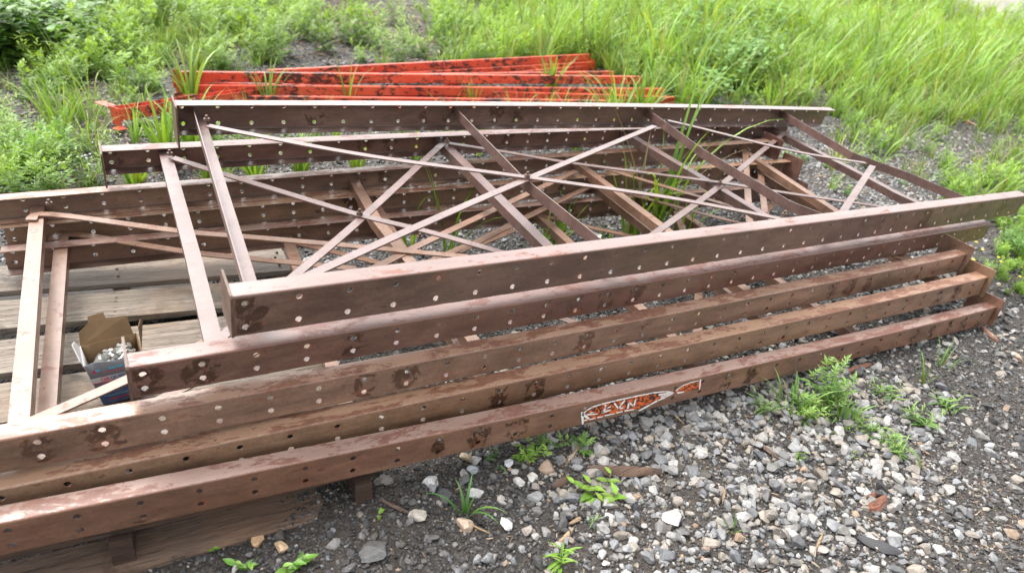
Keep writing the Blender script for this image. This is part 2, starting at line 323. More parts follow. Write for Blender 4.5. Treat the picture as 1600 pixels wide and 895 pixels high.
BRACES = {
 'A': [
  ('X', 0.028, [(0.0202, 0.8905), (0.0149, 0.0909)]),
  ('X', 0.028, [(0.2974, 0.9787), (0.2859, 0.4405), (0.2936, 0.1007)]),
  ('X', 0.028, [(0.5929, 0.9798), (0.5731, 0.5761), (0.5749, 0.1616), (0.5896, 0.076)]),
  ('X', 0.028, [(0.8816, 0.9685), (0.8459, 0.4971), (0.8755, 0.2933), (0.8905, 0.0913)]),
  ('D', 0.025, [(0.022, 0.8309), (0.0585, 0.7563), (0.1522, 0.5858), (0.2809, 0.4151), (0.4093, 0.2378), (0.5038, 0.0701)]),
  ('D', 0.025, [(0.0626, 0.0842), (0.1521, 0.2224), (0.2801, 0.4112), (0.5472, 0.7932)]),
  ('D', 0.025, [(0.5823, 0.8382), (0.6226, 0.7452), (0.7161, 0.5137), (0.8119, 0.3829)]),
  ('D', 0.025, [(0.6263, 0.076), (0.8198, 0.3626)]),
 ],
 'B': [
  ('X', 0.02, [(0.052, 0.9541), (0.0499, 0.3791), (0.0473, 0.0693)]),
  ('X', 0.02, [(0.3449, 0.9024), (0.3413, 0.2529)]),
  ('X', 0.02, [(0.6345, 0.9023), (0.6465, 0.4879), (0.6518, 0.2695)]),
  ('X', 0.02, [(0.9479, 0.8864), (0.9519, 0.4345), (0.9505, 0.3189), (0.9549, 0.2396)]),
  ('D', 0.018, [(0.0564, 0.9155), (0.0842, 0.8189), (0.1177, 0.7109), (0.1875, 0.4937), (0.2376, 0.3696), (0.2822, 0.2455)]),
  ('D', 0.016, [(0.1203, 0.2679), (0.1943, 0.4865), (0.3401, 0.9307)]),
  ('D', 0.018, [(0.3467, 0.9249), (0.4077, 0.8296), (0.4817, 0.7094), (0.6451, 0.5079), (0.7326, 0.3841), (0.838, 0.2487)]),
  ('D', 0.016, [(0.4677, 0.2324), (0.6487, 0.4797), (0.825, 0.7359), (0.9567, 0.9213)]),
 ],
 'C': [
  ('X', 0.04, [(0.0476, 0.9853), (0.0565, 0.096)]),
  ('X', 0.04, [(0.3434, 1.0152), (0.34, 0.7134), (0.3459, 0.4464)]),
  ('X', 0.04, [(0.647, 0.9133), (0.655, 0.4267)]),
  ('X', 0.04, [(0.9534, 1.0064), (0.9402, 0.3888)]),
  ('D', 0.036, [(0.045, 0.8943), (0.0597, 0.9191), (0.16, 0.7464), (0.2211, 0.6663), (0.3126, 0.5481), (0.4013, 0.4333)]),
  ('D', 0.036, [(0.0632, 0.0816), (0.1124, 0.1543), (0.1631, 0.2362), (0.305, 0.4387), (0.3725, 0.5451), (0.6269, 0.9147)]),
  ('D', 0.036, [(0.6581, 0.9465), (0.7254, 0.7229), (0.7843, 0.5267)]),
  ('D', 0.036, [(0.9522, 0.9708), (0.7768, 0.4201)]),
 ],
 'D': [
  ('X', 0.04, [(0.0444, 0.9645), (0.0515, 0.2302)]),
  ('X', 0.04, [(0.6447, 0.9952), (0.6514, 0.6126)]),
  ('X', 0.04, [(0.9476, 1.0091), (0.9501, 0.5801)]),
  ('D', 0.036, [(0.038, 0.9467), (0.0515, 0.9749), (0.1416, 0.8099), (0.2048, 0.7186), (0.2901, 0.606)]),
  ('D', 0.036, [(0.3982, 0.6205), (0.4812, 0.7467), (0.6013, 0.92), (0.6552, 0.988)]),
  ('D', 0.036, [(0.6662, 0.9151), (0.7414, 0.7006), (0.7878, 0.5793)]),
  ('D', 0.036, [(0.9462, 0.981), (0.8426, 0.6359)]),
 ],
 'E': [
  ('X', 0.04, [(0.2425, 0.9959), (0.2407, 0.7803)]),
  ('X', 0.04, [(0.5482, 0.9407), (0.5516, 0.746)]),
  ('X', 0.04, [(0.7561, 0.9789), (0.7617, 0.7555)]),
  ('D', 0.036, [(0.551, 0.9571), (0.5966, 0.8454), (0.6448, 0.749)]),
  ('D', 0.036, [(0.4395, 0.8012), (0.4939, 0.8698)]),
  ('D', 0.036, [(0.9336, 0.8978), (0.88, 0.7932)]),
 ],
}
HA, WA, HB, WB, TH = .0942, .0445, .0762, .0430, .0026
FR['C']['n'][0][2] -= .004
def curve(k, sd, s, z=0.0, y=0.0):
    P, Q, sg, up = FR[k][sd]; P, Q, up = map(np.array, (P, Q, up)); d = Q - P; L = np.linalg.norm(d); d = d / L
    n = np.cross(up, d)                     # points away from the camera
    return P + d * L * s + up * (4 * sg * s * (1 - s) + z) + n * y
def surf(k, s, t, dep): return curve(k, 'n', s, -dep) * (1 - t) + curve(k, 'f', s, -dep) * t
def grid_obj(name, pts, faces, m, parent): return link(name, mesh_pf(name, pts, faces, angle=35), m, parent)
NS = 14
def make_post(k, sd, m, root):
    h, w = (HA, WA) if k == 'A' else (HB, .049 if k + sd == 'Dn' else WB); L = 3.157; sgn = 1 if sd == 'n' else -1
    rows = (-.019, -.073) if k == 'A' else (-.0205, -.0545)
    r0 = .004; bm = bmesh.new(); cache = {}; lay = bm.verts.layers.float_color.new('Stain')
    def V(x, y, z):
        key = (round(x, 5), round(y, 5), round(z, 5))
        if key not in cache: cache[key] = bm.verts.new(curve(k, sd, x / L, z, sgn * y)); cache[key][lay] = (0, 0, 0, 1)
        return cache[key]
    def quad(a, b_, c, d): 
        try: bm.faces.new([V(*a), V(*b_), V(*c), V(*d)])
        except ValueError: pass
    xs = [0] + [.02 + .0985 * (i + .5) for i in range(31)] + [L]
    holes = [.02 + .0985 * i for i in range(32)]
    zt, zb = -r0, -h + r0; zm = (rows[0] + rows[1]) / 2; rad = .0063 if k != 'A' else .0066
    jit = random.Random(ord(k) + (sd == 'f')); damp = 0
    for i in range(32):
        x0, x1 = xs[i], xs[i + 1]; damp = jit.uniform(.35, 1.0) if jit.random() < (.5 if damp else .13) else 0
        if k == 'A' and i == 0 and sd == 'n': damp = 1.5
        if k == 'B' and i < 2 and sd == 'n': damp = 1.2
        for (za, zc, zr) in ((zt, zm, rows[0]), (zm, zb, rows[1])):
            hx = holes[i]; ring = []; ring2 = []; box = []; rs = jit.choice([0, 0, 0, .35, .6, .8]); ex = jit.uniform(1.5, 2.4)
            for q in range(NS):
                a = 2 * math.pi * (q + .5) / NS; ring.append((hx + rad * math.cos(a), zr + rad * math.sin(a)))
                dx, dz = math.cos(a), math.sin(a); tx = ((x1 if dx > 0 else x0) - hx) / dx; tz = ((za if dz > 0 else zc) - zr) / dz; t = min(tx, tz)
                box.append((hx + dx * t, zr + dz * t, tx < tz)); t2 = min(rad * ex * 1.3, rad + (t - rad) * .6); ring2.append((hx + dx * t2, zr + dz * t2))
            for y in (0, TH):
                for q in range(NS):
                    q2 = (q + 1) % NS; a, b_ = ring[q], ring[q2]; m0, m1 = ring2[q], ring2[q2]; c, d = box[q2], box[q]
                    va, vb, vm0, vm1 = V(a[0], y, a[1]), V(b_[0], y, b_[1]), V(m0[0], y, m0[1]), V(m1[0], y, m1[1])
                    for vv, f_ in ((va, 1), (vb, 1), (vm0, .45), (vm1, .45)): vv[lay] = (rs * f_, damp * (1 if f_ == 1 else .85), 0, 1)
                    bm.faces.new([va, vb, vm1, vm0])
                    pts = [m0, m1, c]
                    if c[2] != d[2]:
                        cx = c[0] if c[2] else d[0]; cz = c[1] if not c[2] else d[1]; pts.append((cx, cz))
                    pts.append(d)
                    vs = []
                    for p in pts:
                        v = V(p[0], y, p[1])
                        if v not in vs: vs.append(v)
                    if damp and zr == rows[0]:
                        for p in (c, d):
                            if not p[2] and p[1] < zr: V(p[0], y, p[1])[lay] = (0, damp * .7, 0, 1)
                    try: bm.faces.new(vs)
                    except ValueError: pass
            for q in range(NS):
                q2 = (q + 1) % NS; quad((ring[q][0], 0, ring[q][1]), (ring[q2][0], 0, ring[q2][1]), (ring[q2][0], TH, ring[q2][1]), (ring[q][0], TH, ring[q][1]))
    # rounded corners and flanges: outer and inner profile
    arc = [(r0 * (1 - math.cos(a)), -r0 * (1 - math.sin(a))) for a in (0, .4, .8, 1.2, math.pi / 2)]
    top_o = arc + [(w - .001, 0), (w, -.001)]
    top_i = [(TH, -r0), (TH + .0005, -TH - .0004), (r0, -TH)] + [(w, -TH)]
    def strip(prof, mirror, inner=False):
        xx = np.linspace(0, L, 41)
        for i in range(40):
            for a, b_ in zip(prof[:-1], prof[1:]):
                za, zb_ = (a[1], b_[1]) if not mirror else (-h - a[1], -h - b_[1])
                vs = [bm.verts.new(curve(k, sd, x / L, z, sgn * y)) for x, y, z in ((xx[i], a[0], za), (xx[i + 1], a[0], za), (xx[i + 1], b_[0], zb_), (xx[i], b_[0], zb_))]
                bm.faces.new(vs)
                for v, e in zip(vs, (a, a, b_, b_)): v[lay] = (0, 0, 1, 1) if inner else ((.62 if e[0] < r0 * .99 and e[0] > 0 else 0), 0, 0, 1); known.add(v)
    known = set(cache.values())
    for mir in (False, True): strip(top_o, mir); strip(top_i, mir, True); strip([(w, -.001), (w, -TH)], mir)
    for x in (0, L):
        for mir in (0, 1):
            z = (lambda q: q) if not mir else (lambda q: -h - q)
            bm.faces.new([bm.verts.new(curve(k, sd, x / L, z(zz), sgn * yy)) for yy, zz in ((0, -r0), (.0012, -.0012), (w, 0), (w, -TH), (TH, -TH), (TH, -r0))])
        bm.faces.new([bm.verts.new(curve(k, sd, x / L, zz, sgn * yy)) for yy, zz in ((0, -r0), (TH, -r0), (TH, -h + r0), (0, -h + r0))])
    for v in bm.verts:
        if v not in known: v[lay] = (0, 0, 0, 1)
    bmesh.ops.remove_doubles(bm, verts=bm.verts, dist=.00015); bmesh.ops.recalc_face_normals(bm, faces=bm.faces)
    me = bpy.data.meshes.new('post'); bm.to_mesh(me); bm.free(); me.shade_smooth(); me.set_sharp_from_angle(angle=math.radians(32))
    return link('post', me, m, root)
def prism(name, loop, vec, m, parent, bev=.0):
    """flat closed loop of 3-D points thickened along vec"""
    bm = bmesh.new(); a = [bm.verts.new(p) for p in loop]; b_ = [bm.verts.new(np.array(p) + vec) for p in loop]
    bm.faces.new(a); bm.faces.new(b_[::-1]); n = len(a)
    for i in range(n): bm.faces.new([a[i], b_[i], b_[(i + 1) % n], a[(i + 1) % n]])
    bmesh.ops.recalc_face_normals(bm, faces=bm.faces)
    if bev: bmesh.ops.bevel(bm, geom=bm.edges[:], offset=bev, segments=2, affect='EDGES')
    me = bpy.data.meshes.new(name); bm.to_mesh(me); bm.free(); return link(name, me, m, parent)
def foot_plate(k, sd, end, post, m, y0, y1, z0, z1):
    h = HA if k == 'A' else HB; sgn = 1 if sd == 'n' else -1; s = 0 if end == 0 else 1
    d = curve(k, sd, 1) - curve(k, sd, 0); d = d / np.linalg.norm(d) * (-.005 if end == 0 else .005)
    sh = d * .1; c = .004
    prof = [(y0 + c, z0), (y1 - c, z0), (y1, z0 + c), (y1, z1 - c), (y1 - c, z1), (y0 + c, z1), (y0, z1 - c), (y0, z0 + c)]
    return prism('foot_plate', [curve(k, sd, s, z, sgn * y) + sh for y, z in prof], d, m, post)
def sweep(name, pts, ups, prof, m, parent):
    """closed profile (side, up) swept along 3-D points"""
    pts = [np.array(p) for p in pts]; n = len(pts); kf = len(prof); V = []; Fc = []
    for i in range(n):
        d = pts[min(i + 1, n - 1)] - pts[max(i - 1, 0)]; d /= np.linalg.norm(d); u = np.array(ups[i]); u = u - d * (u @ d); u /= np.linalg.norm(u); sx = np.cross(d, u)
        for a, b_ in prof: V.append(pts[i] + sx * a + u * b_)
    for i in range(n - 1):
        for q in range(kf): Fc.append((i * kf + q, i * kf + (q + 1) % kf, (i + 1) * kf + (q + 1) % kf, (i + 1) * kf + q))
    me = bpy.data.meshes.new(name); bm = bmesh.new(); vs = [bm.verts.new(v) for v in V]
    for f in Fc: bm.faces.new([vs[i] for i in f])
    for base in (0, (n - 1) * kf):
        bm.faces.new([vs[base + q] for q in range(kf)])
    bmesh.ops.recalc_face_normals(bm, faces=bm.faces); bm.to_mesh(me); bm.free(); me.shade_smooth(); me.set_sharp_from_angle(angle=math.radians(30))
    return link(name, me, m, parent)
def smooth_path(p, per=5):
    p = [np.array(q) for q in p]
    if len(p) < 3: return p
    out = []
    for i in range(len(p) - 1):
        a = p[max(i - 1, 0)]; b_ = p[i]; c = p[i + 1]; d = p[min(i + 2, len(p) - 1)]
        for j in range(per):
            t = j / per; out.append(.5 * ((2 * b_) + (c - a) * t + (2 * a - 5 * b_ + 4 * c - d) * t * t + (3 * b_ - a - 3 * c + d) * t ** 3))
    out.append(p[-1]); return out
def extend(st, t_near=None, t_far=None):
    """carry a brace on past its last seen point until it meets the posts"""
    st = [list(q) for q in st]
    rev = st[0][1] > st[-1][1]
    if rev: st = st[::-1]
    if t_near is not None and st[0][1] > t_near:
        a, b_ = np.array(st[0]), np.array(st[1]); r = (t_near - a[1]) / (b_[1] - a[1]); st.insert(0, list(a + (b_ - a) * r))
    if t_far is not None:
        if st[-1][1] > t_far: st[-1][1] = t_far
        else:
            a, b_ = np.array(st[-1]), np.array(st[-2]); r = (t_far - a[1]) / (b_[1] - a[1]); st.append(list(a + (b_ - a) * r))
    return st
UP = np.array([0, 0, 1.0])
U_PROF = [(-.017, 0), (.017, 0), (.017, -.032), (.0148, -.032), (.0148, -.0022), (-.0148, -.0022), (-.0148, -.032), (-.017, -.032)]
L_PROF = [(-.017, .008), (-.0142, .008), (-.0142, -.024), (.014, -.024), (.014, -.0268), (-.017, -.0268)]
LABEL = dict(
 A=('topmost plum brown rack upright frame with the deepest posts, overlying the rest', 'A'),
 B=('second plum brown rack upright frame, its near post starting beside the parts box', 'B'),
 C=('tan brown rack upright frame in the middle, third from the top', 'C'),
 D=('ochre brown rack upright frame just above the stickered lowest one', 'D'),
 E=('lowest red brown rack upright frame with a torn orange sticker on its post', 'E'))
BOLTS = dict(A=[(.2805, .413), (.0225, .86), (.52, .07)], B=[(.190, .487), (.648, .482), (.055, .93), (.345, .925)], C=[(.362, .52), (.06, .925)])
BRACES['D'] += [('X', .04, [(.345, .95), (.345, .5)]), ('D', .036, [(.06, .10), (.2, .33), (.345, .56), (.42, .66)])]
BRACES['E'] += [('D', .036, [(.25, .92), (.40, .55), (.54, .10)]), ('D', .036, [(.56, .10), (.66, .45), (.75, .90)])]
def make_frame(k):
    P = FR[k]['n'][0]
    root = empty('rack_upright_frame', (P[0], P[1], P[2] - .1), label=LABEL[k][0], cat='rack frame', group='stacked rack upright frames')
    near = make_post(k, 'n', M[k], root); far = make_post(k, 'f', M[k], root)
    h = HA if k == 'A' else HB
    if k in 'AB':
        foot_plate(k, 'n', 0, near, M['plate'], -.002, .095, -h - .002, .002); foot_plate(k, 'f', 0, far, M['plate'], -.012, .085, -h - .022, .010)
    else:
        foot_plate(k, 'n', 1, near, M[k], -.014, .108, -h - .006, .033); foot_plate(k, 'f', 1, far, M['B'], -.014, .108, -h - .002, .030)
    for j, (ty, dep, st) in enumerate(BRACES[k]):
        if ty == 'X':
            st = extend(st, .006, .993)
            if k in 'CDE': dep = .043
            pts = [surf(k, s, t, dep) for s, t in st]
            m = M['brace'] if k in 'AB' else M['brace_rust']
            sweep('cross_brace', pts, [UP] * len(pts), L_PROF if k == 'A' else U_PROF, m, root)
        else:
            if st[0][1] < .5 and st[0][1] > st[-1][1] or st[-1][1] < .35 or (st[0][1] < .3): st = extend(st, .045)
            if k in 'CDE': dep = .036 + .0045 * (j % 2)
            elif k == 'B': dep = .011 + .005 * (j % 2)
            else: dep = .011 + .0045 * (j % 2)
            if k == 'C' and len(st) == 3: st = extend(st, .05)
            pts = smooth_path([surf(k, s, t, dep) for s, t in st]); m = M['brace'] if k in 'AB' else M['brace_rust']
            wd = .0125 if k in 'AB' else .0135
            sweep('diagonal_brace', pts, [UP] * len(pts), [(-wd, 0), (wd, 0), (wd, -.0038), (-wd, -.0038)], m, root)
    for s, t in BOLTS.get(k, []):
        bm = bmesh.new(); p = surf(k, s, t, .006)
        bmesh.ops.create_cone(bm, cap_ends=True, segments=6, radius1=.0095, radius2=.009, depth=.007, matrix=Matrix.Translation(tuple(p)) @ Matrix.Rotation(s * 9, 4, 'Z'))
        bmesh.ops.create_cone(bm, cap_ends=True, segments=10, radius1=.0045, radius2=.004, depth=.016, matrix=Matrix.Translation(tuple(p + UP * .004)))
        me = bpy.data.meshes.new('bolt'); bm.to_mesh(me); bm.free(); link('bolt', me, M['plate'], root)
    return root, near, far
FRAMES = {k: make_frame(k) for k in 'EDCBA'}
# ---------------------------------------------------------------- sticker on the lowest near post
def on_web(k, px, py, out=.0008):
    a = curve(k, 'n', .25, 0); b_ = curve(k, 'n', .45, 0); up = np.array(FR[k]['n'][3]); n = np.cross(up, b_ - a); n /= np.linalg.norm(n)
    r = MR @ np.array([(px - 800) / FPX, -(py - 447.5) / FPX, -1.0]); t = ((a - n * out) - CAM) @ n / (r @ n); return CAM + r * t, n
def decal(name, loops, m, parent, out):
    V, F = [], []
    for L in loops:
        o = len(V); V += [on_web('E', x, y, out)[0] for x, y in L]; F.append(list(range(o, o + len(L))))
    return link(name, mesh_pf(name, V, F), m, parent)
def stroke(pts, w):
    out = []
    for (x0, y0), (x1, y1) in zip(pts[:-1], pts[1:]):
        dx, dy = x1 - x0, y1 - y0; l = math.hypot(dx, dy); a, b_ = -dy / l * w / 2, dx / l * w / 2; e = dx / l * w * .3, dy / l * w * .3
        out.append([(x0 + a - e[0], y0 + b_ - e[1]), (x0 - a - e[0], y0 - b_ - e[1]), (x1 - a * .6 + e[0], y1 - b_ * .6 + e[1]), (x1 + a * .6 + e[0], y1 + b_ * .6 + e[1])])
    return out
m, nt, b = mat('torn_orange_sticker'); v = coords(nt); f = noise(nt, v, 75, 6, .7, .5)
nt.links.new(mix(nt, ramp(nt, f, [(.50, 0.0), (.53, 1.0)]), (.60, .115, .022), (.075, .03, .018)), b.inputs['Base Color']); b.inputs['Roughness'].default_value = .5
z2 = lambda L: [(880 + x / 4, 560 + y / 4) for x, y in L]
root, near, far = FRAMES['E']
st = decal('sticker', [z2([(128, 345), (175, 310), (235, 285), (330, 262), (440, 240), (560, 216), (640, 207), (686, 208), (660, 232), (600, 258), (520, 288), (470, 312), (400, 330), (300, 350), (215, 372), (140, 392)]),
                       z2([(692, 205), (730, 178), (790, 155), (850, 142), (862, 160), (855, 190), (800, 200), (730, 215), (700, 216)])], m, near, .0007)
wh = simple('sticker_white', (.78, .76, .72), .5, .15, 200, bmp=0); bk = simple('sticker_black', (.02, .017, .015), .5, .2, 200, bmp=0)
s1 = []
for L, w in [([(122, 345), (150, 322), (185, 302), (240, 284), (330, 262), (440, 238), (560, 214), (640, 205), (686, 210)], 7), ([(120, 340), (122, 404)], 14), ([(125, 350), (158, 372)], 14),
             ([(686, 214), (640, 240), (590, 262), (540, 290), (475, 325)], 8), ([(130, 386), (150, 382)], 7), ([(165, 380), (200, 372)], 6), ([(215, 368), (248, 362)], 6), ([(262, 356), (320, 344)], 6), ([(334, 338), (372, 330)], 6),
             ([(386, 326), (440, 318)], 7), ([(150, 350), (212, 346)], 7), ([(170, 338), (190, 336)], 5),
             ([(262, 292), (275, 300), (245, 335), (292, 322)], 9), ([(268, 310), (296, 300)], 7), ([(322, 282), (348, 316), (360, 290), (384, 262)], 9), ([(348, 316), (372, 306)], 8),
             ([(404, 308), (412, 272), (440, 298), (452, 258)], 9), ([(600, 226), (668, 214)], 8), ([(610, 240), (655, 222)], 6),
             ([(706, 200), (740, 172), (790, 152), (846, 138)], 5), ([(858, 132), (852, 190)], 7), ([(716, 214), (752, 208)], 8)]: s1 += [z2(q) for q in stroke(L, w * 1.35)]
for q in s1: decal('white_mark', [q], wh, st, .0016)
s2 = []
for L, w in [([(200, 305), (186, 350)], 9), ([(215, 300), (236, 330), (226, 350)], 8), ([(300, 278), (330, 300)], 8), ([(330, 268), (342, 284)], 8), ([(388, 250), (398, 300), (388, 318)], 9), ([(470, 232), (472, 262), (500, 268), (498, 238)], 7),
             ([(440, 268), (432, 300)], 6), ([(520, 262), (560, 250), (600, 232)], 6), ([(540, 222), (600, 216)], 6), ([(760, 176), (772, 186), (790, 170), (800, 186)], 6), ([(815, 164), (835, 180)], 6)]: s2 += [z2(q) for q in stroke(L, w)]
for q in s2: decal('dark_mark', [q], bk, st, .0012)

# ---------------------------------------------------------------- pallet under the left end
PZ, PS = .108, -.046
def pz(x): return PZ + PS * x
proot = empty('pallet', (.2, .58, 0), label='weathered grey wooden pallet under the left end of the frames', cat='pallet')
def board(name, x0, x1, y0, y1, ztop, th, m, warp=.003, seg=16, notch=0):
    V, F = [], []; rr = random.Random(int(y0 * 1000) + int(x0 * 77)); xs = np.linspace(x0, x1, seg + 1); ph = rr.uniform(0, 6)
    prof = [(0, -.003), (.003, 0), (.5, .0008), (.997, 0), (1, -.003), (1, -th), (0, -th)]
    for i, x in enumerate(xs):
        a = y0 + .0035 * math.sin(5 * x + ph) + rr.uniform(-.0015, .0015) + (notch * max(0, (x - x1 + .16) / .16) ** 2); b_ = y1 + .003 * math.sin(4 * x + ph * 2) + rr.uniform(-.0015, .0015)
        for t, z in prof:
            V.append((x + rr.uniform(-.002, .002) * (i in (0, seg)), a + (b_ - a) * t, ztop(x) + z + warp * math.sin(3 * x + ph)))
    k = len(prof)
    for i in range(seg):
        for q in range(k): F.append((i * k + q, (i + 1) * k + q, (i + 1) * k + (q + 1) % k, i * k + (q + 1) % k))
    F += [tuple(range(k)), tuple(seg * k + q for q in range(k))[::-1]]
    return link(name, mesh_pf(name, V, F, angle=30), m, proot)
nail = simple('nail_rust', (.09, .055, .04), .6, .4, 80, bmp=0)
for y0, y1, x1 in [(.022, .140, .775), (.200, .345, .77), (.400, .552, .775), (.594, .742, .765), (.786, .940, .775), (.992, .1 + 1.06, .77)]:
    bo = board('deck_board', -.42, x1, y0, y1, pz, .017, M['woodwet' if y0 < .1 else 'wood'])  # near board takes the darker wood, painting the shade below the lowest post
    for sx in (-.2, .275, .745):
        for yy in (y0 + .035, y1 - .035, (y0 + y1) / 2 + .01):
            cxn, cyn = sx + rnd.uniform(-.01, .01), yy + rnd.uniform(-.008, .008)
            V = [(cxn + .0042 * math.cos(a), cyn + .0032 * math.sin(a), pz(cxn) + .0045) for a in np.arange(6) * math.pi / 3]; V += [(p[0], p[1], p[2] - .012) for p in V[:6]]
            nl = link('nail', mesh_pf('nail', V, [tuple(range(6))] + [(q, 6 + q, 6 + (q + 1) % 6, (q + 1) % 6) for q in range(6)]), nail, bo)
def block(name, x0, x1, y0, y1, zt, zb, m):
    V = []; seg = 12
    F = []
    for i in range(seg + 1):
        y = y0 + (y1 - y0) * i / seg; j = lambda: rnd.uniform(-.0012, .0012)
        V += [(x0 + j(), y, zt + j()), (x1 + j(), y, zt + j()), (x1 + j(), y, zb), (x0 + j(), y, zb)]
    for i in range(seg):
        for q in range(4): F.append((i * 4 + q, i * 4 + (q + 1) % 4, i * 4 + 4 + (q + 1) % 4, i * 4 + 4 + q))
    F += [(3, 2, 1, 0), tuple(seg * 4 + q for q in range(4))]
    return link(name, mesh_pf(name, V, F), m, proot)
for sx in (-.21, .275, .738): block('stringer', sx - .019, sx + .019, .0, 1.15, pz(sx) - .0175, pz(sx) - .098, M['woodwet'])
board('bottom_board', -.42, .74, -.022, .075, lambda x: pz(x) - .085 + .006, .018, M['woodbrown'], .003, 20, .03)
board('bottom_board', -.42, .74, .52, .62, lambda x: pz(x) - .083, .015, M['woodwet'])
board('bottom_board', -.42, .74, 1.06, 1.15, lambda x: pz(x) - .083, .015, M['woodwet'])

# ---------------------------------------------------------------- small cardboard parts box with bolts
B0 = gp(163, 632, .103); zb = B0[2] - .001
a_ = gp(207, 620, .103) - B0; a_ = a_ / np.linalg.norm(a_); b_dir = np.array([-a_[1], a_[0], 0])
def bp(u, v, h): return B0 + a_ * u + b_dir * v + UP * h
broot = empty('parts_box', tuple(bp(.045, .035, 0)), label='small open cardboard box of bolts with a printed front standing on the pallet', cat='cardboard box')
cb_in = simple('brown_cardboard_inside', (.17, .10, .045), .85, .25, 18)
cb_grey = simple('printed_grey_card', (.15, .148, .16), .55, .25, 25)
cb_blue = simple('printed_blue_card', (.03, .07, .22), .5, .5, 60, col2=(.12, .14, .2)); cb_white = simple('printed_white_card', (.5, .49, .48), .6, .12, 30)
HB_ = .118
bot = [(0, 0), (.085, 0), (.085, .062), (0, .062)]; top = [(-.020, -.006), (.096, -.004), (.098, .082), (-.016, .080)]
def wp(i, j, t):
    """point of the flaring wall between corner i and corner j"""
    return None
def wall(name, i, j, h0, h1, m, out=0.0, u0=0, u1=1, seg=6, lift=None):
    V, F = [], []; nrm = None
    for hh in np.linspace(h0, h1, 4):
        for q in np.linspace(u0, u1, seg + 1):
            b0 = np.array(bot[i]) * (1 - q) + np.array(bot[j]) * q; t0 = np.array(top[i]) * (1 - q) + np.array(top[j]) * q; p = b0 + (t0 - b0) * hh
            c0 = np.array([.043, .033]); e = p - c0; e = e / np.linalg.norm(e); p = p + e * (out + .004 * math.sin(math.pi * q) * math.sin(math.pi * min(hh, 1)))
            V.append(bp(p[0], p[1], hh * HB_ + (lift(q) if lift and hh == h1 else 0)))
    for r in range(3):
        for q in range(seg): F.append((r * (seg + 1) + q, r * (seg + 1) + q + 1, (r + 1) * (seg + 1) + q + 1, (r + 1) * (seg + 1) + q))
    o = link(name, mesh_pf(name, V, F, smooth=True), m, broot); sm = o.modifiers.new('thickness', 'SOLIDIFY'); sm.thickness = .0012; sm.offset = 0; return o
fr = wall('front_panel', 0, 1, 0, 1, cb_grey, lift=lambda q: .004 * math.sin(9 * q))
wall('left_panel', 3, 0, 0, 1, cb_white); wall('right_panel', 1, 2, 0, 1, cb_in); wall('back_panel', 2, 3, 0, 1, cb_in)
def patch(name, h0, h1, m, out, u0=0, u1=1, parent=fr):
    o = wall(name, 0, 1, h0, h1, m, out, u0, u1); o.modifiers.clear(); o.parent = fr; o.matrix_parent_inverse = PINV(broot) if False else Matrix.Identity(4); return o
patch('blue_print', .0, .33, cb_blue, .0016); patch('white_band', .56, .68, cb_white, .0016)
red_i = simple('print_red', (.62, .02, .08), .5, .2, 50, bmp=0); cyan = simple('print_cyan', (.10, .40, .55), .5, .2, 50, bmp=0); navy = simple('print_navy', (.02, .05, .25), .5, .2, 50, bmp=0)
patch('red_line', .545, .562, red_i, .0020); patch('red_stripe', .10, .125, red_i, .0020, .2, .8); patch('cyan_stripe', .20, .22, cyan, .0020, .1, 1); patch('cyan_print', .82, .86, cyan, .0020, .38, .62); patch('red_print', .765, .78, red_i, .0020, .30, .6); patch('navy_line', .40, .415, cyan, .0020, .0, .5)
patch('emblem', .80, .85, red_i, .0020, .10, .20); patch('emblem', .815, .865, cyan, .0022, .16, .24)
def fpoint(q, hh, out):
    b0 = np.array(bot[0]) * (1 - q) + np.array(bot[1]) * q; t0 = np.array(top[0]) * (1 - q) + np.array(top[1]) * q; p = b0 + (t0 - b0) * hh
    e = p - np.array([.043, .033]); e = e / np.linalg.norm(e); p = p + e * (out + .004 * math.sin(math.pi * q) * math.sin(math.pi * min(hh, 1))); return bp(p[0], p[1], hh * HB_)
def lettering(txt, q0, q1, h0, h1, m, out):
    cu = bpy.data.curves.new('t', 'FONT'); cu.body = txt; cu.size = 1; cu.offset = .02; o = bpy.data.objects.new('t', cu); C.objects.link(o)
    dg = bpy.context.evaluated_depsgraph_get(); me = bpy.data.meshes.new_from_object(o.evaluated_get(dg)); bpy.data.objects.remove(o)
    co = np.array([v.co[:] for v in me.vertices]); lo, hi = co.min(0), co.max(0)
    for v, c in zip(me.vertices, co):
        v.co = fpoint(q0 + (q1 - q0) * (c[0] - lo[0]) / (hi[0] - lo[0]), h0 + (h1 - h0) * (c[1] - lo[1]) / (hi[1] - lo[1]), out)
    me.name = 'lettering'; l = link('lettering', me, m, fr); l.matrix_parent_inverse = Matrix.Identity(4); return l
# children of the front panel keep world coordinates: the panel itself sits at the world origin through its inverse
lettering('CAR', .20, .36, .583, .665, red_i, .0032); lettering('QUEST', .37, .66, .583, .665, navy, .0032)
def flap(name, i, j, pts, m):
    """outline (q, rise, lean) beyond the top edge between two corners"""
    V = []; t0, t1 = np.array(top[i]), np.array(top[j]); e = (t0 + t1) / 2 - np.array([.04, .038]); e /= np.linalg.norm(e)
    for q, rise, lean in pts: p = t0 + (t1 - t0) * q + e * lean; V.append(bp(p[0], p[1], HB_ + rise))
    o = link(name, mesh_pf(name, V, [list(range(len(V)))]), m, broot); sm = o.modifiers.new('thickness', 'SOLIDIFY'); sm.thickness = .0014; return o
flap('flap', 2, 3, [(.05, -.004, 0), (.10, .040, .022), (.46, .041, .026), (.48, .054, .034), (.76, .052, .034), (.78, .040, .026), (.97, .026, .016), (1, -.004, 0)], cb_in)
flap('flap', 1, 2, [(.30, -.004, 0), (.34, .050, .002), (.55, .058, .010), (.85, .040, .016), (.95, -.004, .010)], cb_in)
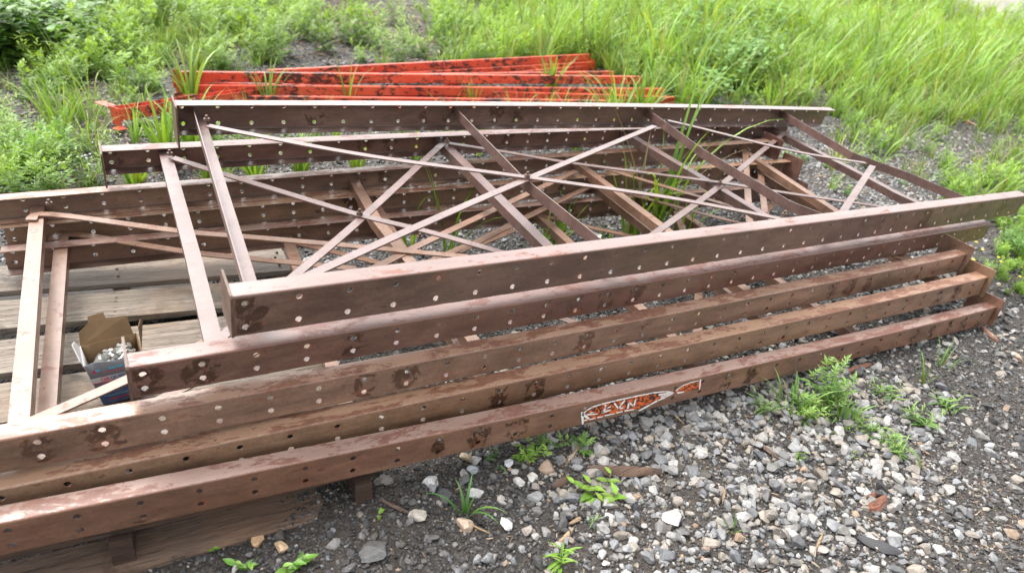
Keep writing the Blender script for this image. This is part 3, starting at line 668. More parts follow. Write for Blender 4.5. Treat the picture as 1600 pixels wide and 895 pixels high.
flap('flap', 3, 0, [(.05, -.004, 0), (.1, .020, .008), (.5, .034, .012), (.9, .010, .004), (.95, -.004, 0)], cb_white)
V = [bp(x, y, .002) for x, y in bot]; link('base_panel', mesh_pf('base_panel', V, [(0, 1, 2, 3)]), cb_in, broot)
zinc = simple('zinc_plated_bolt', (.46, .46, .43), .32, .35, 120, .75)
def bolt_mesh():
    bm = bmesh.new()
    bmesh.ops.create_cone(bm, cap_ends=True, segments=10, radius1=.0052, radius2=.0052, depth=.034)
    r = bmesh.ops.create_cone(bm, cap_ends=True, segments=6, radius1=.0095, radius2=.009, depth=.0065, matrix=Matrix.Translation((0, 0, .020)))
    r = bmesh.ops.create_cone(bm, cap_ends=True, segments=6, radius1=.009, radius2=.0095, depth=.007, matrix=Matrix.Translation((0, 0, -.007)))
    me = bpy.data.meshes.new('bolt'); bm.to_mesh(me); bm.free(); me.materials.append(zinc); return me
bme = bolt_mesh(); br = random.Random(3)
for i in range(34):
    lay = i // 12; u = br.uniform(.008, .074); v_ = br.uniform(.016, .062); p = bp(u, v_, .066 + lay * .018 + br.uniform(0, .012) - (.010 if lay == 2 else 0))
    o = bpy.data.objects.new('bolt', bme); C.objects.link(o); o.location = p; o.rotation_euler = (br.uniform(.9, 2.2), br.uniform(-.5, .5), br.uniform(0, 6.28))
    tag(o, 'zinc plated hex bolt with its nut among the others in the cardboard box', 'bolt', 'bolts heaped in the cardboard box')

# ---------------------------------------------------------------- red storage rack beams behind
m, nt, b = mat('chipped_red_paint'); v = coords(nt); st_ = N(nt, 'ShaderNodeMapping'); st_.inputs['Scale'].default_value = (.5, 1, 1); nt.links.new(v, st_.inputs[0])
n1 = noise(nt, st_.outputs[0], 38, 8, .8); n2 = noise(nt, v, 2.2, 3, .6); ad = N(nt, 'ShaderNodeMath', operation='ADD'); nt.links.new(N_mul(nt, n1, 1.35), ad.inputs[0]); nt.links.new(N_mul(nt, noise(nt, v, 4.5, 4, .6), .65), ad.inputs[1])
chips = ramp(nt, ad.outputs[0], [(1.07, 0.0), (1.0, 0.0)]) if False else ramp(nt, N_mul(nt, ad.outputs[0], .5), [(.518, 0.0), (.530, 1.0)])
nt.links.new(mix(nt, chips, mix(nt, ramp(nt, n2, [(.4, 0.0), (.6, 1.0)]), (.52, .060, .026), (.60, .100, .045)), (.055, .022, .016)), b.inputs['Base Color'])
b.inputs['Roughness'].default_value = .38; bump(nt, b, chips, .4, .001); M['red'] = m
def box_between(name, p, q, w, h, m, parent, prof=None):
    """bar whose near top edge runs p -> q; section: width away from the camera, height down"""
    p, q = np.array(p), np.array(q); d = (q - p) / np.linalg.norm(q - p); y = np.cross(UP, d); y /= np.linalg.norm(y)
    pr = prof or [(0, -.004), (.004, 0), (w * .6, 0), (w * .6, -h * .28), (w, -h * .28), (w, -h), (.004, -h), (0, -h + .004)]
    V = [p + y * a + UP * z for a, z in pr] + [q + y * a + UP * z for a, z in pr]; k = len(pr)
    F = [(i, (i + 1) % k, k + (i + 1) % k, k + i) for i in range(k)] + [tuple(range(k))[::-1], tuple(range(k, 2 * k))]
    bm = bmesh.new(); vs = [bm.verts.new(x) for x in V]
    for f in F: bm.faces.new([vs[i] for i in f])
    bmesh.ops.recalc_face_normals(bm, faces=bm.faces); me = bpy.data.meshes.new(name); bm.to_mesh(me); bm.free()
    return link(name, me, m, parent)
def red_beam(p0, p1, z0, z1, label, h=.062, w=.045, bracket=(True, False)):
    a = gp(*p0, z0); b_ = gp(*p1, z1); root = empty('rack_beam', (a[0], a[1], 0), label=label, cat='rack beam', group='red rack beams lying behind')
    box_between('beam_body', a, b_, w, h, M['red'], root); d = (b_ - a) / np.linalg.norm(b_ - a); y = np.cross(UP, d); y /= np.linalg.norm(y)
    for on, e, s in ((bracket[0], a, -1), (bracket[1], b_, 1)):
        if on:
            loop = [e + d * s * .001 + y * yy + UP * zz for yy, zz in ((-.012, .018), (w + .012, .018), (w + .012, -h - .03), (-.012, -h - .03))]
            br_ = prism('end_bracket', loop, d * s * .004, M['red'], root)
            prism('hook_flange', [e + d * s * .005 + y * yy + UP * zz for yy, zz in ((-.012, .018), (-.012, -h - .03), (-.0155, -h - .03), (-.0155, .018))], d * s * .03, M['red'], br_)
    return root
red_beam((283, 149), (975, 158), .075, .070, 'red rack beam along the bottom front, hidden by the brown frame edge')
red_beam((300, 128), (1084, 153), .095, .062, 'long red rack beam ending furthest right in a tip beside the gravel', bracket=(False, True))
red_beam((284, 133), (1038, 139), .105, .105, 'red rack beam second from the top with a long dark gap above it', bracket=(True, False))
red_beam((278, 112.5), (1003, 120), .170, .165, 'uppermost red rack beam with a rusted brown left end and end bracket')
red_beam((300, 121), (960, 112), .110, .115, 'red rack beam wedged under the uppermost one, its rusty end among grass', bracket=(False, False))
red_beam((420, 110), (922, 85), .140, .150, 'rearmost red rack beam slanting back to the right behind the pile', bracket=(False, False))
red_beam((540, 119), (925, 97), .085, .090, 'rusty red rack beam just below the rearmost slanting one', bracket=(False, True))
red_beam((700, 123), (915, 103), .060, .060, 'short seen red rack beam lowest at the back right of the pile', bracket=(False, True))
# the separate one with its end showing at the left
a = gp(186, 171, .12); b_ = gp(560, 118, .08); b_ = a + (b_ - a) / np.linalg.norm(b_ - a) * 1.4
root = empty('rack_beam', (a[0], a[1], 0), label='red rack beam at the left with open channel and drilled end bracket over the weeds', cat='rack beam', group='red rack beams lying behind')
box_between('beam_body', a, b_, .07, .062, M['red'], root, prof=[(0, 0), (.003, 0), (.003, -.055), (.067, -.055), (.067, 0), (.07, 0), (.07, -.06), (0, -.06)])
d = (b_ - a) / np.linalg.norm(b_ - a); y = np.cross(UP, d); y /= np.linalg.norm(y)
br_ = prism('end_bracket', [a - d * .001 + y * yy + UP * zz for yy, zz in ((-.002, .004), (.072, .004), (.072, -.09), (-.002, -.09))], -d * .004, M['red'], root)
def drilled(org, ux, uy, nx_, cw, ch, th, name, parent):
    """strip of nx_ cells each with a round hole"""
    V, F = [], []; nrm = np.cross(ux, uy)
    for i in range(nx_):
        for s in (0, 1):
            o = len(V)
            for q in range(12):
                a_q = 2 * math.pi * (q + .5) / 12; c_, s_ = math.cos(a_q), math.sin(a_q); t = min(cw / 2 / abs(c_), ch / 2 / abs(s_))
                for rr_ in (.0065, t): V.append(org + ux * ((i + .5) * cw + rr_ * c_) + uy * (ch / 2 + rr_ * s_) + nrm * th * s)
            for q in range(12): q2 = (q + 1) % 12; F.append((o + 2 * q, o + 2 * q + 1, o + 2 * q2 + 1, o + 2 * q2))
        o = len(V) - 48
        for q in range(12): q2 = (q + 1) % 12; F.append((o + 2 * q, o + 2 * q2, o + 24 + 2 * q2, o + 24 + 2 * q)); F.append((o + 2 * q + 1, o + 2 * q2 + 1, o + 24 + 2 * q2 + 1, o + 24 + 2 * q + 1))
    return link(name, mesh_pf(name, V, F), M['red'], parent)
drilled(a - d * .005 + y * -.002 - UP * .088, -d, -y, 1, .05, .055, .003, 'drilled_flange', br_)
drilled(a - d * .055 + y * -.002 - UP * .0885, -y * 1.0, d, 1, .05, .05, .003, 'drilled_flange', br_)
drilled(a + d * .03 + y * .072 - UP * .002, y, -d, 2, .055, .05, .003, 'drilled_flange', br_)
# ---------------------------------------------------------------- plants
def blade(L, w, bend, az, base, col, lean=.1, seg=6):
    V, Q, K = [], [], []; x = z = 0.0; ang = lean; ca, sa = math.cos(az), math.sin(az)
    for i in range(seg + 1):
        t = i / seg; ww = w * (1 - t ** 1.6) * (.55 + .9 * min(t * 3, .5)) + .0002
        for s in (-1, 0, 1):
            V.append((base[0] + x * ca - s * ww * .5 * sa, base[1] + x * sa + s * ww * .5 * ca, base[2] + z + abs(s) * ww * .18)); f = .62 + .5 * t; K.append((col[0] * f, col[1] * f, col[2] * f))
        ang += bend / seg * (.4 + 1.3 * t); x += math.sin(ang) * L / seg; z += math.cos(ang) * L / seg
    for i in range(seg):
        for s in (0, 1): Q.append((i * 3 + s, i * 3 + s + 1, i * 3 + 4 + s, i * 3 + 3 + s))
    return V, Q, K
class PB:
    def __init__(s): s.V, s.F, s.K = [], [], []
    def add(s, V, F, K): o = len(s.V); s.V += list(V); s.F += [tuple(i + o for i in f) for f in F]; s.K += list(K)
    def arr(s): return np.array(s.V, float), np.array(s.F), np.array(s.K, float)
def tuft(seed, n, L, w, spread=.03, bend=(.3, 1.6), col=(.205, .365, .065), seg=6, lmin=.4):
    r = random.Random(seed); b = PB()
    for _ in range(n):
        az = r.uniform(0, 6.28); rr = spread * math.sqrt(r.random()); f = r.uniform(.7, 1.25); c = (col[0] * f * r.uniform(.85, 1.3), col[1] * f, col[2] * f)
        if r.random() < .05: c = (.27, .24, .12)
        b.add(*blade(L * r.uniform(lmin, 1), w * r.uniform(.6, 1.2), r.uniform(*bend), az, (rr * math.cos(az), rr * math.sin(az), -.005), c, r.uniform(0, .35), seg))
    return b.arr()
def leafpts(L, w, fold=.25, droop=.3, n=4):
    """one folded ovate leaf along +x"""
    V = []
    for i in range(n + 1):
        t = i / n; ww = w * .5 * math.sin(math.pi * min(1, t ** .8 * .96 + .02)); x = L * t; z = -droop * L * t * t
        V += [(x, -ww, z + ww * fold), (x, 0, z), (x, ww, z + ww * fold)]
    F = [(i * 3 + s, i * 3 + s + 1, i * 3 + 4 + s, i * 3 + 3 + s) for i in range(n) for s in (0, 1)]
    return np.array(V), F
def place(V, base, az, pitch, roll=0):
    cp, sp = math.cos(pitch), math.sin(pitch); ca, sa = math.cos(az), math.sin(az); cr, sr = math.cos(roll), math.sin(roll)
    V = V @ np.array([[1, 0, 0], [0, cr, sr], [0, -sr, cr]]); V = V @ np.array([[cp, 0, sp], [0, 1, 0], [-sp, 0, cp]]); V = V @ np.array([[ca, sa, 0], [-sa, ca, 0], [0, 0, 1]]); return V + np.array(base)
def lobed(b, base, az, pitch, L, col, r, lobes=5):
    """deeply cut leaf: pointed lobes off a midrib"""
    for i in range(lobes):
        if i == 0: bx, a2, ll = .40, 0, .62
        else: sd_ = 1 if i % 2 else -1; k = (i + 1) // 2; bx, a2, ll = .62 - .22 * k, sd_ * (.75 + .1 * k), .46 - .06 * k
        V, F = leafpts(L * ll, L * ll * .36, .25, .25, 2); V = V @ np.array([[math.cos(a2), math.sin(a2), 0], [-math.sin(a2), math.cos(a2), 0], [0, 0, 1]]); V[:, 0] += L * bx
        f = r.uniform(.85, 1.15); b.add(place(V, base, az, pitch, 0), F, [tuple(c * f for c in col)] * len(V))
    V, F = leafpts(L * .6, L * .05, 0, .05, 2); b.add(place(V, base, az, pitch), F, [col] * len(V))
def stemseg(b, p, q, w, col):
    p, q = np.array(p), np.array(q); o = np.array([w, 0, 0]); o2 = np.array([0, w, 0])
    for k in (o, o2): b.add([p - k, p + k, q + k * .8, q - k * .8], [(0, 1, 2, 3)], [col] * 4)
def weed(seed, H, nst, spread, leafL, kind='lobed', col=(.085, .20, .035), dens=1.0, split=False):
    r = random.Random(seed); b = PB(); sb = PB() if split else b; sc_ = (.14, .19, .06)
    for s in range(nst):
        az = r.uniform(0, 6.28); h = H * r.uniform(.5, 1); lean = r.uniform(.05, .5) * (spread / max(H, .01)) * 2; rr = r.uniform(0, spread * .3); p = np.array([rr * math.cos(az), rr * math.sin(az), -.01])
        n = max(3, int(h / leafL * 3.2 * dens)); q = p
        for i in range(n):
            t = (i + 1) / n; q2 = p + np.array([math.cos(az) * lean * h * t ** 1.3, math.sin(az) * lean * h * t ** 1.3, h * t]); stemseg(sb, q, q2, .0016 * (1.2 - .6 * t), sc_); q = q2
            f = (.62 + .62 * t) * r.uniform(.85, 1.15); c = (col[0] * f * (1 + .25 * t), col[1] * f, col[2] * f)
            for w_ in range(2 if kind != 'broad' else 1 + (i % 2)):
                la = i * 2.4 + w_ * 3.14 + r.uniform(-.4, .4); LL = leafL * r.uniform(.7, 1.15) * (1.05 - .45 * t); pit = r.uniform(.0, .7) + .5 * t
                if kind == 'lobed': lobed(b, q2, la, pit, LL, c, r)
                elif kind == 'narrow':
                    V, F = leafpts(LL, LL * .16, .3, .5, 3); b.add(place(V, q2, la, pit), F, [c] * len(V))
                else:
                    V, F = leafpts(LL, LL * .5, .2, .3, 4); b.add(place(V, q2, la, pit * .6), F, [tuple(x * r.uniform(.9, 1.1) for x in c)] * len(V))
    return (b.arr(), sb.arr()) if split else b.arr()
# background mass: density maps read as rows of ground seen in the picture
Lm = ["9967411689888742", "9637312588889763", "4323111112585222", "4230000000111112", "6432000000000111", "8200000000000012", "0000000000000026", "0000000000000007", "0000000000000005"]
Gm = ["1354000377667984", "2445000256546899", "3452102234334468", "3444301123211235", "3553222100001111", "3422100000000112", "0000000000000012", "0000000000000002", "0000000000000001"]
Lm = np.array([[int(c) for c in r_] for r_ in Lm]) / 9.; Gm = np.array([[int(c) for c in r_] for r_ in Gm]) / 9.
def dens(Mp, px, py):
    u = np.clip(px / 100 - .5, 0, 14.999); v = np.clip(py / 50 - .5, 0, 7.999); i, j = u.astype(int), v.astype(int); fu, fv = u - i, v - j
    return (Mp[j, i] * (1 - fu) + Mp[j, i + 1] * fu) * (1 - fv) + (Mp[j + 1, i] * (1 - fu) + Mp[j + 1, i + 1] * fu) * fv * (py < 470)
def on_yard(px, py): return (px > 1490) & (py < (px - 1470) * .30 + 8)
def veg(Mp, n, x0, x1, y0, y1, dmin, dmax, margin=350, power=1.0):
    x = R.uniform(x0, x1, n); y = R.uniform(y0, y1, n); px, py, d = pxy(np.stack([x, y, np.zeros(n)], 1)); ok = (d > dmin) & (d < dmax) & (px > -margin) & (px < 1600 + margin) & (py < 500)
    x, y, px, py = x[ok], y[ok], px[ok], py[ok]; D_ = dens(Mp, px, py) ** power * (1 + .9 * (wob(x, y, 3.1) - .5))
    # clear of the stack, and of the pile of red beams
    clear = ~((x > -.4) & (x < 3.75) & (y > -.2) & (y < 1.45)) & ~((x > .5) & (x < 4.1) & (y > 2.9) & (y < 3.95 + .12 * x)) & ~on_yard(px, py) & ~((px > 165) & (px < 300) & (py > 150) & (py < 330) & (R.random(len(x)) < .75))
    k = (R.random(len(x)) < D_) & clear; return x[k], y[k], px[k], py[k]
GT = [tuft(i, 13, 1.0, .026, .12, (.3, 1.9)) for i in range(9)]
GT2 = [tuft(40 + i, 12, 1.0, .042, .12, (.4, 1.9)) for i in range(5)]
def grow_grass(n, box, dmin, dmax, hs, temps, **k):
    x, y, px, py = veg(Gm, n, *box, dmin, dmax, **k); n = len(x); right = np.clip((px - 560) / 500, 0, 1) * np.clip((230 - py) / 120, .15, 1)
    s = hs * (.42 + .58 * right) * R.uniform(.5, 1.15, n); tint = R.uniform(.8, 1.2, (n, 3)) * np.array([1.05, 1, 1]); tint[:, 1] = tint[:, 0] * R.uniform(.9, 1.05, n)
    dry = R.random(n) < .04; tint[dry] *= np.array([1.45, 1.0, 1.5])
    return merge(temps, R.integers(0, len(temps), n), np.stack([x, y, hgt(x, y) - .01], 1), s, rotmats(n, .25), tint)
def join_parts(P):
    off = 0; a, b_, c = [], [], []
    for v_, f_, c_ in P: a.append(v_); b_.append(f_ + off); c.append(c_); off += len(v_)
    return np.concatenate(a), np.concatenate(b_), np.concatenate(c)
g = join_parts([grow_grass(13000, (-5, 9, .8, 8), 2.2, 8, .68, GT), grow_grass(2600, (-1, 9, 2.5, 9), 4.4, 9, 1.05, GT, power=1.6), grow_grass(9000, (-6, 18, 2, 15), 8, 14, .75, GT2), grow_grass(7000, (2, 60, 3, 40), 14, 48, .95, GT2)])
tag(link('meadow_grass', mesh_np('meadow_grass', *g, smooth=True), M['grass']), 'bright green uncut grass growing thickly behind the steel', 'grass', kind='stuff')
WT = [weed(100 + i, 1.0, 7, .55, .30, 'lobed', (.155, .31, .04)) for i in range(5)] + [weed(120 + i, 1.0, 9, .5, .24, 'narrow', (.16, .31, .045), 1.3) for i in range(4)]
BT = [weed(140 + i, 1.0, 8, .8, .34, 'broad', (.095, .225, .045), 1.2) for i in range(4)]
def grow_weeds(n, box, dmin, dmax, hs, **k):
    x, y, px, py = veg(Lm, n, *box, dmin, dmax, **k); n = len(x); s = hs * R.uniform(.5, 1.2, n) * (.6 + .4 * np.clip((220 - py) / 120, 0, 1)); tint = R.uniform(.8, 1.2, (n, 1)) * np.array([[1, 1, 1]])
    dark = (px < 150) & (py < 120) | (np.abs(px - 1140) < 70) & (np.abs(py - 110) < 50); w = R.integers(0, len(WT), n); w[dark] = len(WT) + R.integers(0, 4, dark.sum()); s[dark] *= 1.2
    return merge(WT + BT, w, np.stack([x, y, hgt(x, y) - .01], 1), s, rotmats(n, .25), tint)
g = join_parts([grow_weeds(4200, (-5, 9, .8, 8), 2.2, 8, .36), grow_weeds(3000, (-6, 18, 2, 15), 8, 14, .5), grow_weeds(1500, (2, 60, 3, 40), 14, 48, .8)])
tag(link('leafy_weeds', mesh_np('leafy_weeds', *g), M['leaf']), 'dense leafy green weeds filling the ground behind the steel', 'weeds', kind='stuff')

# brown bark and stalk litter
def litter_t(seed):
    r = random.Random(seed); V, F = ico(1); V = V * np.array([1, r.uniform(.08, .22), r.uniform(.05, .12)]); V[:, 2] += .1 * np.sin(V[:, 0] * 2); return V, F, np.ones((len(V), 3))
LT = [litter_t(i) for i in range(6)]; P = []
for cxp, cyp, rad_, n_, s_ in [(500, 30, 2.2, 3200, .045), (470, 45, .9, 700, .03), (660, 90, .8, 160, .03), (470, 15, 1.5, 400, .04), (50, 150, .6, 420, .026), (150, 200, .6, 500, .022), (1550, 820, .22, 420, .007), (1500, 770, .12, 120, .006), (1200, 620, .2, 60, .012), (1080, 690, .25, 80, .010), (900, 740, .2, 90, .010), (1350, 160, 1.2, 200, .04), (1400, 300, .8, 60, .03), (1250, 760, .4, 90, .010), (700, 860, .3, 60, .008)]:
    c0 = gp(cxp, cyp); x = c0[0] + R.normal(size=n_) * rad_ * .55; y = c0[1] + R.normal(size=n_) * rad_ * .55
    colr = np.array([(.16, .09, .055), (.22, .15, .09), (.09, .05, .034), (.32, .24, .15)])[R.integers(0, 4, n_)]
    P.append(merge(LT, R.integers(0, 6, n_), np.stack([x, y, hgt(x, y) + s_ * .35], 1), s_ * R.uniform(.4, 1.3, n_), rotmats(n_, .35), colr * R.uniform(.7, 1.2, (n_, 1))))
g = join_parts(P); tag(link('bark_litter', mesh_np('bark_litter', *g), M['stone']), 'brown bark scraps and dead stalks strewn over the gravel', 'litter', kind='stuff')

# ---------------------------------------------------------------- single plants
def plant_obj(kind, me_b, me_s, loc, s, rz, label, cat, group):
    r_ = empty(kind, loc, label=label, cat=cat, group=group)
    return r_
def single(name, px, py, spec, label, cat='weed', group=None, z=0.0, rz=None):
    p = gp(px, py, z); loc = (p[0], p[1], float(hgt(p[0], p[1]))); rz = rnd.uniform(0, 6) if rz is None else rz
    if spec[0] == 'grass':
        _, seed, n, L, w, sp, bend = spec[:7]; a = tuft(seed, n, L, w, sp, bend, spec[7] if len(spec) > 7 else (.15, .285, .04), 8, spec[8] if len(spec) > 8 else .4); o = link(name, mesh_np(name, *a, smooth=True), M['grass'])
        o.location = loc; o.rotation_euler = (0, 0, rz); return tag(o, label, cat, group)
    _, seed, H, nst, sp, LL, kind, col = spec[:8]; L_, S_ = weed(seed, H, nst, sp, LL, kind, col, spec[8] if len(spec) > 8 else 1.0, split=True)
    root = empty(name, loc, rz, label=label, cat=cat, group=group)
    for nm, arr, m_ in (('leaves', L_, M['leaf']), ('stems', S_, M['stem'])):
        o = bpy.data.objects.new(nm, mesh_np(nm, *arr)); o.data.materials.append(m_); C.objects.link(o); o.parent = root
    return root
LG = (.13, .27, .06); BG = (.14, .30, .035)
gr = 'weeds sprouting in the foreground gravel'
single('mugwort_plant', 1292, 628, ('w', 1, .14, 6, .09, .07, 'lobed', LG, 1.0), 'tallest cut-leaved weed rising beside the lowest brown post', group=gr)
single('mugwort_plant', 1262, 640, ('w', 2, .07, 10, .14, .05, 'lobed', (.16, .31, .07), 1.2), 'spreading feathery weed at the foot of the tallest cut-leaved one', group=gr)
single('grass_tuft', 1240, 640, ('grass', 5, 26, .14, .009, .05, (.6, 1.8), (.14, .28, .06)), 'leafy rosette of broad grass left under the tallest weed', 'grass tuft', gr)
single('grass_tuft', 1315, 655, ('grass', 6, 26, .12, .010, .05, (.8, 1.9), (.15, .29, .06)), 'pale broad-bladed grass tuft right under the tallest weed', 'grass tuft', gr)
single('weed', 1183, 640, ('w', 4, .055, 7, .06, .045, 'narrow', (.12, .24, .07), 1.4), 'pale narrow-leaved weed just left of the big green clump', group=gr)
single('weed', 1310, 690, ('w', 5, .02, 12, .12, .014, 'broad', (.14, .24, .07), 1.4), 'low creeping small-leaved weed below the big green clump', group=gr)
for i, (x, y, h, lb) in enumerate([(1380, 618, .05, 'small rosette weed nearest the right of the big green clump'), (1432, 660, .05, 'compact tufted weed by itself between the small rosette and the right edge'), (1482, 638, .045, 'little weed with slanting leaves rightmost of the foreground rosettes'),
                                 (1392, 705, .06, 'grassy pale weed patch with spiky leaves below the rosettes'), (1368, 680, .04, 'thin-bladed sprout left of the grassy pale patch')]):
    single('weed', x, y, ('w', 20 + i, h, 7, .06, .05, 'narrow', (.13, .27, .06), 1.5), lb, group=gr)
single('grass_tuft', 1442, 598, ('grass', 31, 9, .14, .005, .02, (.4, 1.6)), 'slender grass tuft on the gravel below the right ends of the posts', 'grass tuft', gr)
single('grass_tuft', 1468, 572, ('grass', 32, 16, .12, .005, .04, (.6, 1.9), (.14, .27, .06)), 'fine arching grass tuft close to the right foot plates', 'grass tuft', gr)
single('grass_tuft', 1440, 735, ('grass', 33, 3, .11, .006, .01, (1.0, 1.8), BG), 'three bright grass blades lying out to the right on pale gravel', 'grass tuft', gr)
single('weed', 1247, 715, ('w', 34, .03, 5, .02, .022, 'narrow', BG, 1.6), 'tiny bright feathery sprout alone in the pale gravel', group=gr)
single('grass_tuft', 726, 806, ('grass', 35, 6, .12, .010, .01, (.7, 1.9), (.10, .25, .05)), 'young grass plant arching over a tan stone', 'grass tuft', gr)
single('weed', 818, 712, ('w', 36, .05, 4, .05, .045, 'lobed', BG, 1.0), 'bright yellow-green weed at the edge of the lowest brown post', group=gr)
single('weed', 858, 694, ('w', 37, .05, 4, .04, .038, 'lobed', LG, 1.0), 'small green weed between the yellow-green one and the five-leaved one', group=gr)
single('weed', 902, 700, ('w', 38, .04, 3, .04, .055, 'lobed', (.11, .25, .05), .8), 'flat five-leaved weed by the left end of the sticker', group=gr)
single('weed', 772, 718, ('w', 39, .03, 5, .05, .02, 'broad', (.07, .15, .05), 1.2), 'dull low weed leftmost of those along the lowest post', group=gr)
single('broadleaf_plant', 938, 776, ('w', 41, .05, 5, .08, .05, 'broad', (.15, .32, .035), .9), 'bright broad-leaved plant beside the rotten wood', group=gr)
single('weed', 928, 812, ('w', 42, .03, 4, .03, .03, 'narrow', (.15, .25, .12), 1.2), 'pale limp sprout just below the broad-leaved plant', group=gr)
single('weed', 875, 878, ('w', 43, .04, 3, .04, .055, 'narrow', BG, .9), 'bright sprout with narrow leaves near the bottom edge', group=gr)
single('broadleaf_plant', 345, 858, ('w', 44, .03, 1, .02, .024, 'broad', BG, 1.0), 'two-leaved seedling under the pallet edge', group=gr)
single('broadleaf_plant', 372, 892, ('w', 45, .04, 2, .03, .036, 'broad', (.13, .30, .05), .8), 'smooth-leaved seedling left of the broad sprout at the bottom edge', group=gr)
single('broadleaf_plant', 462, 896, ('w', 46, .05, 3, .03, .040, 'broad', (.13, .30, .05), .8), 'broad sprout with rounded leaves at the bottom edge by tan stones', group=gr)
single('broadleaf_plant', 595, 800, ('w', 47, .02, 2, .02, .025, 'broad', BG, 1.0), 'tiny clover-like sprout beside a grey stone and stick', group=gr)
single('grass_tuft', 1145, 830, ('grass', 48, 7, .06, .004, .01, (.6, 1.8)), 'tiny grass sprout in the pale gravel at the bottom', 'grass tuft', gr)
# tall grass growing up through and around the frames
gt = 'tall grass clumps around the frames'
TG = (.175, .33, .04)
for i, (x, y, n, L, w, lb) in enumerate([
    (1018, 375, 5, .68, .013, 'tallest grass stalk growing up between the braces to the top post'), (985, 370, 7, .44, .012, 'arching grass clump left of the tallest stalk among the braces'),
    (1060, 385, 5, .30, .010, 'short bending grass clump right of the tallest stalk among braces'),
    (872, 390, 8, .24, .009, 'low grass clump under the middle braces beside the paper scrap'), (700, 398, 4, .40, .008, 'thin grass clump rising where the two left diagonals pass'),
    (640, 390, 3, .34, .008, 'grass clump just left of the thin one behind the crossing braces'), (940, 400, 12, .14, .007, 'short fine grass on the ground seen through the middle braces'),
    (840, 410, 9, .20, .008, 'small grass clump by the top near post in the middle'),
    (300, 250, 14, .34, .014, 'broad-bladed clump right behind the far corner plate of the top frame'), (262, 262, 12, .36, .013, 'grass clump between the two left corner plates'),
    (215, 300, 12, .24, .011, 'grass clump under the left end of the second frame far post'), (330, 290, 12, .22, .010, 'short blades under the second far post near the left'), (400, 285, 13, .22, .010, 'short blades seen between far posts, second from left'), (470, 275, 13, .22, .011, 'leafy blades seen between far posts beneath the long braces'), (560, 265, 10, .20, .010, 'short blades between far posts behind the first brace crossing'), (650, 252, 8, .20, .009, 'short blades between far posts at the top of the second channel'),
    (900, 235, 9, .38, .011, 'long blades standing in front of the red beams, middle clump'), (960, 215, 12, .42, .012, 'long blades curling over the right ends of the red beams'),
    (1000, 190, 14, .40, .012, 'grass clump at the right tips of the red beams'), (300, 165, 9, .40, .012, 'long blades hiding the left brackets of the red beams'), (420, 168, 6, .34, .009, 'arching blades in front of the upper red beam near its left'), (545, 165, 3, .34, .006, 'a few straight blades crossing the red beams left of centre'),
    (860, 150, 12, .36, .011, 'grass clump growing over the back red beams'), (1060, 170, 12, .34, .011, 'grass clump on gravel beyond the red beam tips'), (740, 165, 4, .22, .006, 'few thin blades against the red beams at centre'), (135, 190, 4, .50, .006, 'tall slim blades standing alone at the left over debris'), (95, 215, 5, .34, .007, 'leaning blades at the left above the white flowers')]):
    single('grass_clump', x, y, ('grass', 200 + i, int(n * 1.8) + 2, L * 1.2, w * 1.75, .035, (.2, 1.4), TG, .62), lb, 'grass clump', gt)
gm = 'small weeds on the gravel at the right'
for i, (x, y, h, k_, lb) in enumerate([(1255, 250, .06, 'narrow', 'small weed on gravel beside the far right plates'), (1232, 262, .09, 'narrow', 'white-flowered weed touching the far right corner plates'), (1225, 245, .05, 'broad', 'leafy sprout tucked by the end of the second far post'),
    (1325, 305, .06, 'broad', 'yellowing broad sprout beneath the rightmost crossing of braces'), (1350, 262, .07, 'lobed', 'weed peeping out at the bent brace on the right'), (1410, 290, .05, 'narrow', 'low weed between the two right-hand channels'),
    (1475, 262, .12, 'narrow', 'spiky weed behind the right end of the bent channel'), (1562, 292, .13, 'lobed', 'bushy weed beyond the right end of the top near post'), (1395, 225, .10, 'narrow', 'pale weed on gravel above the bent channel'),
    (1330, 200, .12, 'lobed', 'loose weed just right of the top far post end'), (1500, 330, .05, 'narrow', 'small weed beneath the right part of the top near post'), (1290, 262, .05, 'broad', 'flat pale weed on gravel midway between far channels'),
    (1590, 400, .16, 'lobed', 'tall weed brushing the right end of the top near post'), (1595, 380, .14, 'lobed', 'bushy weed at the right frame edge beside the post tip')]):
    single('weed', x, y, ('w', 300 + i, h, 7, h * .9, h * .7, k_, (.11, .25, .045), 1.2), lb, group=gm)
for i, (x, y, h, k_, lb) in enumerate([(30, 275, .22, 'lobed', 'large cut-leaved weed at the left edge above the pallet'), (70, 255, .20, 'lobed', 'cut-leaved weed with pale tip beside the left edge one'), (20, 235, .18, 'narrow', 'narrow-leaved weed further back at the left edge'),
                                      (105, 240, .14, 'lobed', 'loose weed behind the white flowers'), (150, 235, .08, 'narrow', 'feathery weed left of the second frame corner plate'), (225, 215, .05, 'lobed', 'weed under the drilled red bracket'), (250, 200, .05, 'lobed', 'weed beneath the left red beam')]):
    single('weed', x, y, ('w', 330 + i, h, 9, h, h * .5, k_, (.11, .26, .04), 1.1), lb, group='weeds at the left behind the pallet')
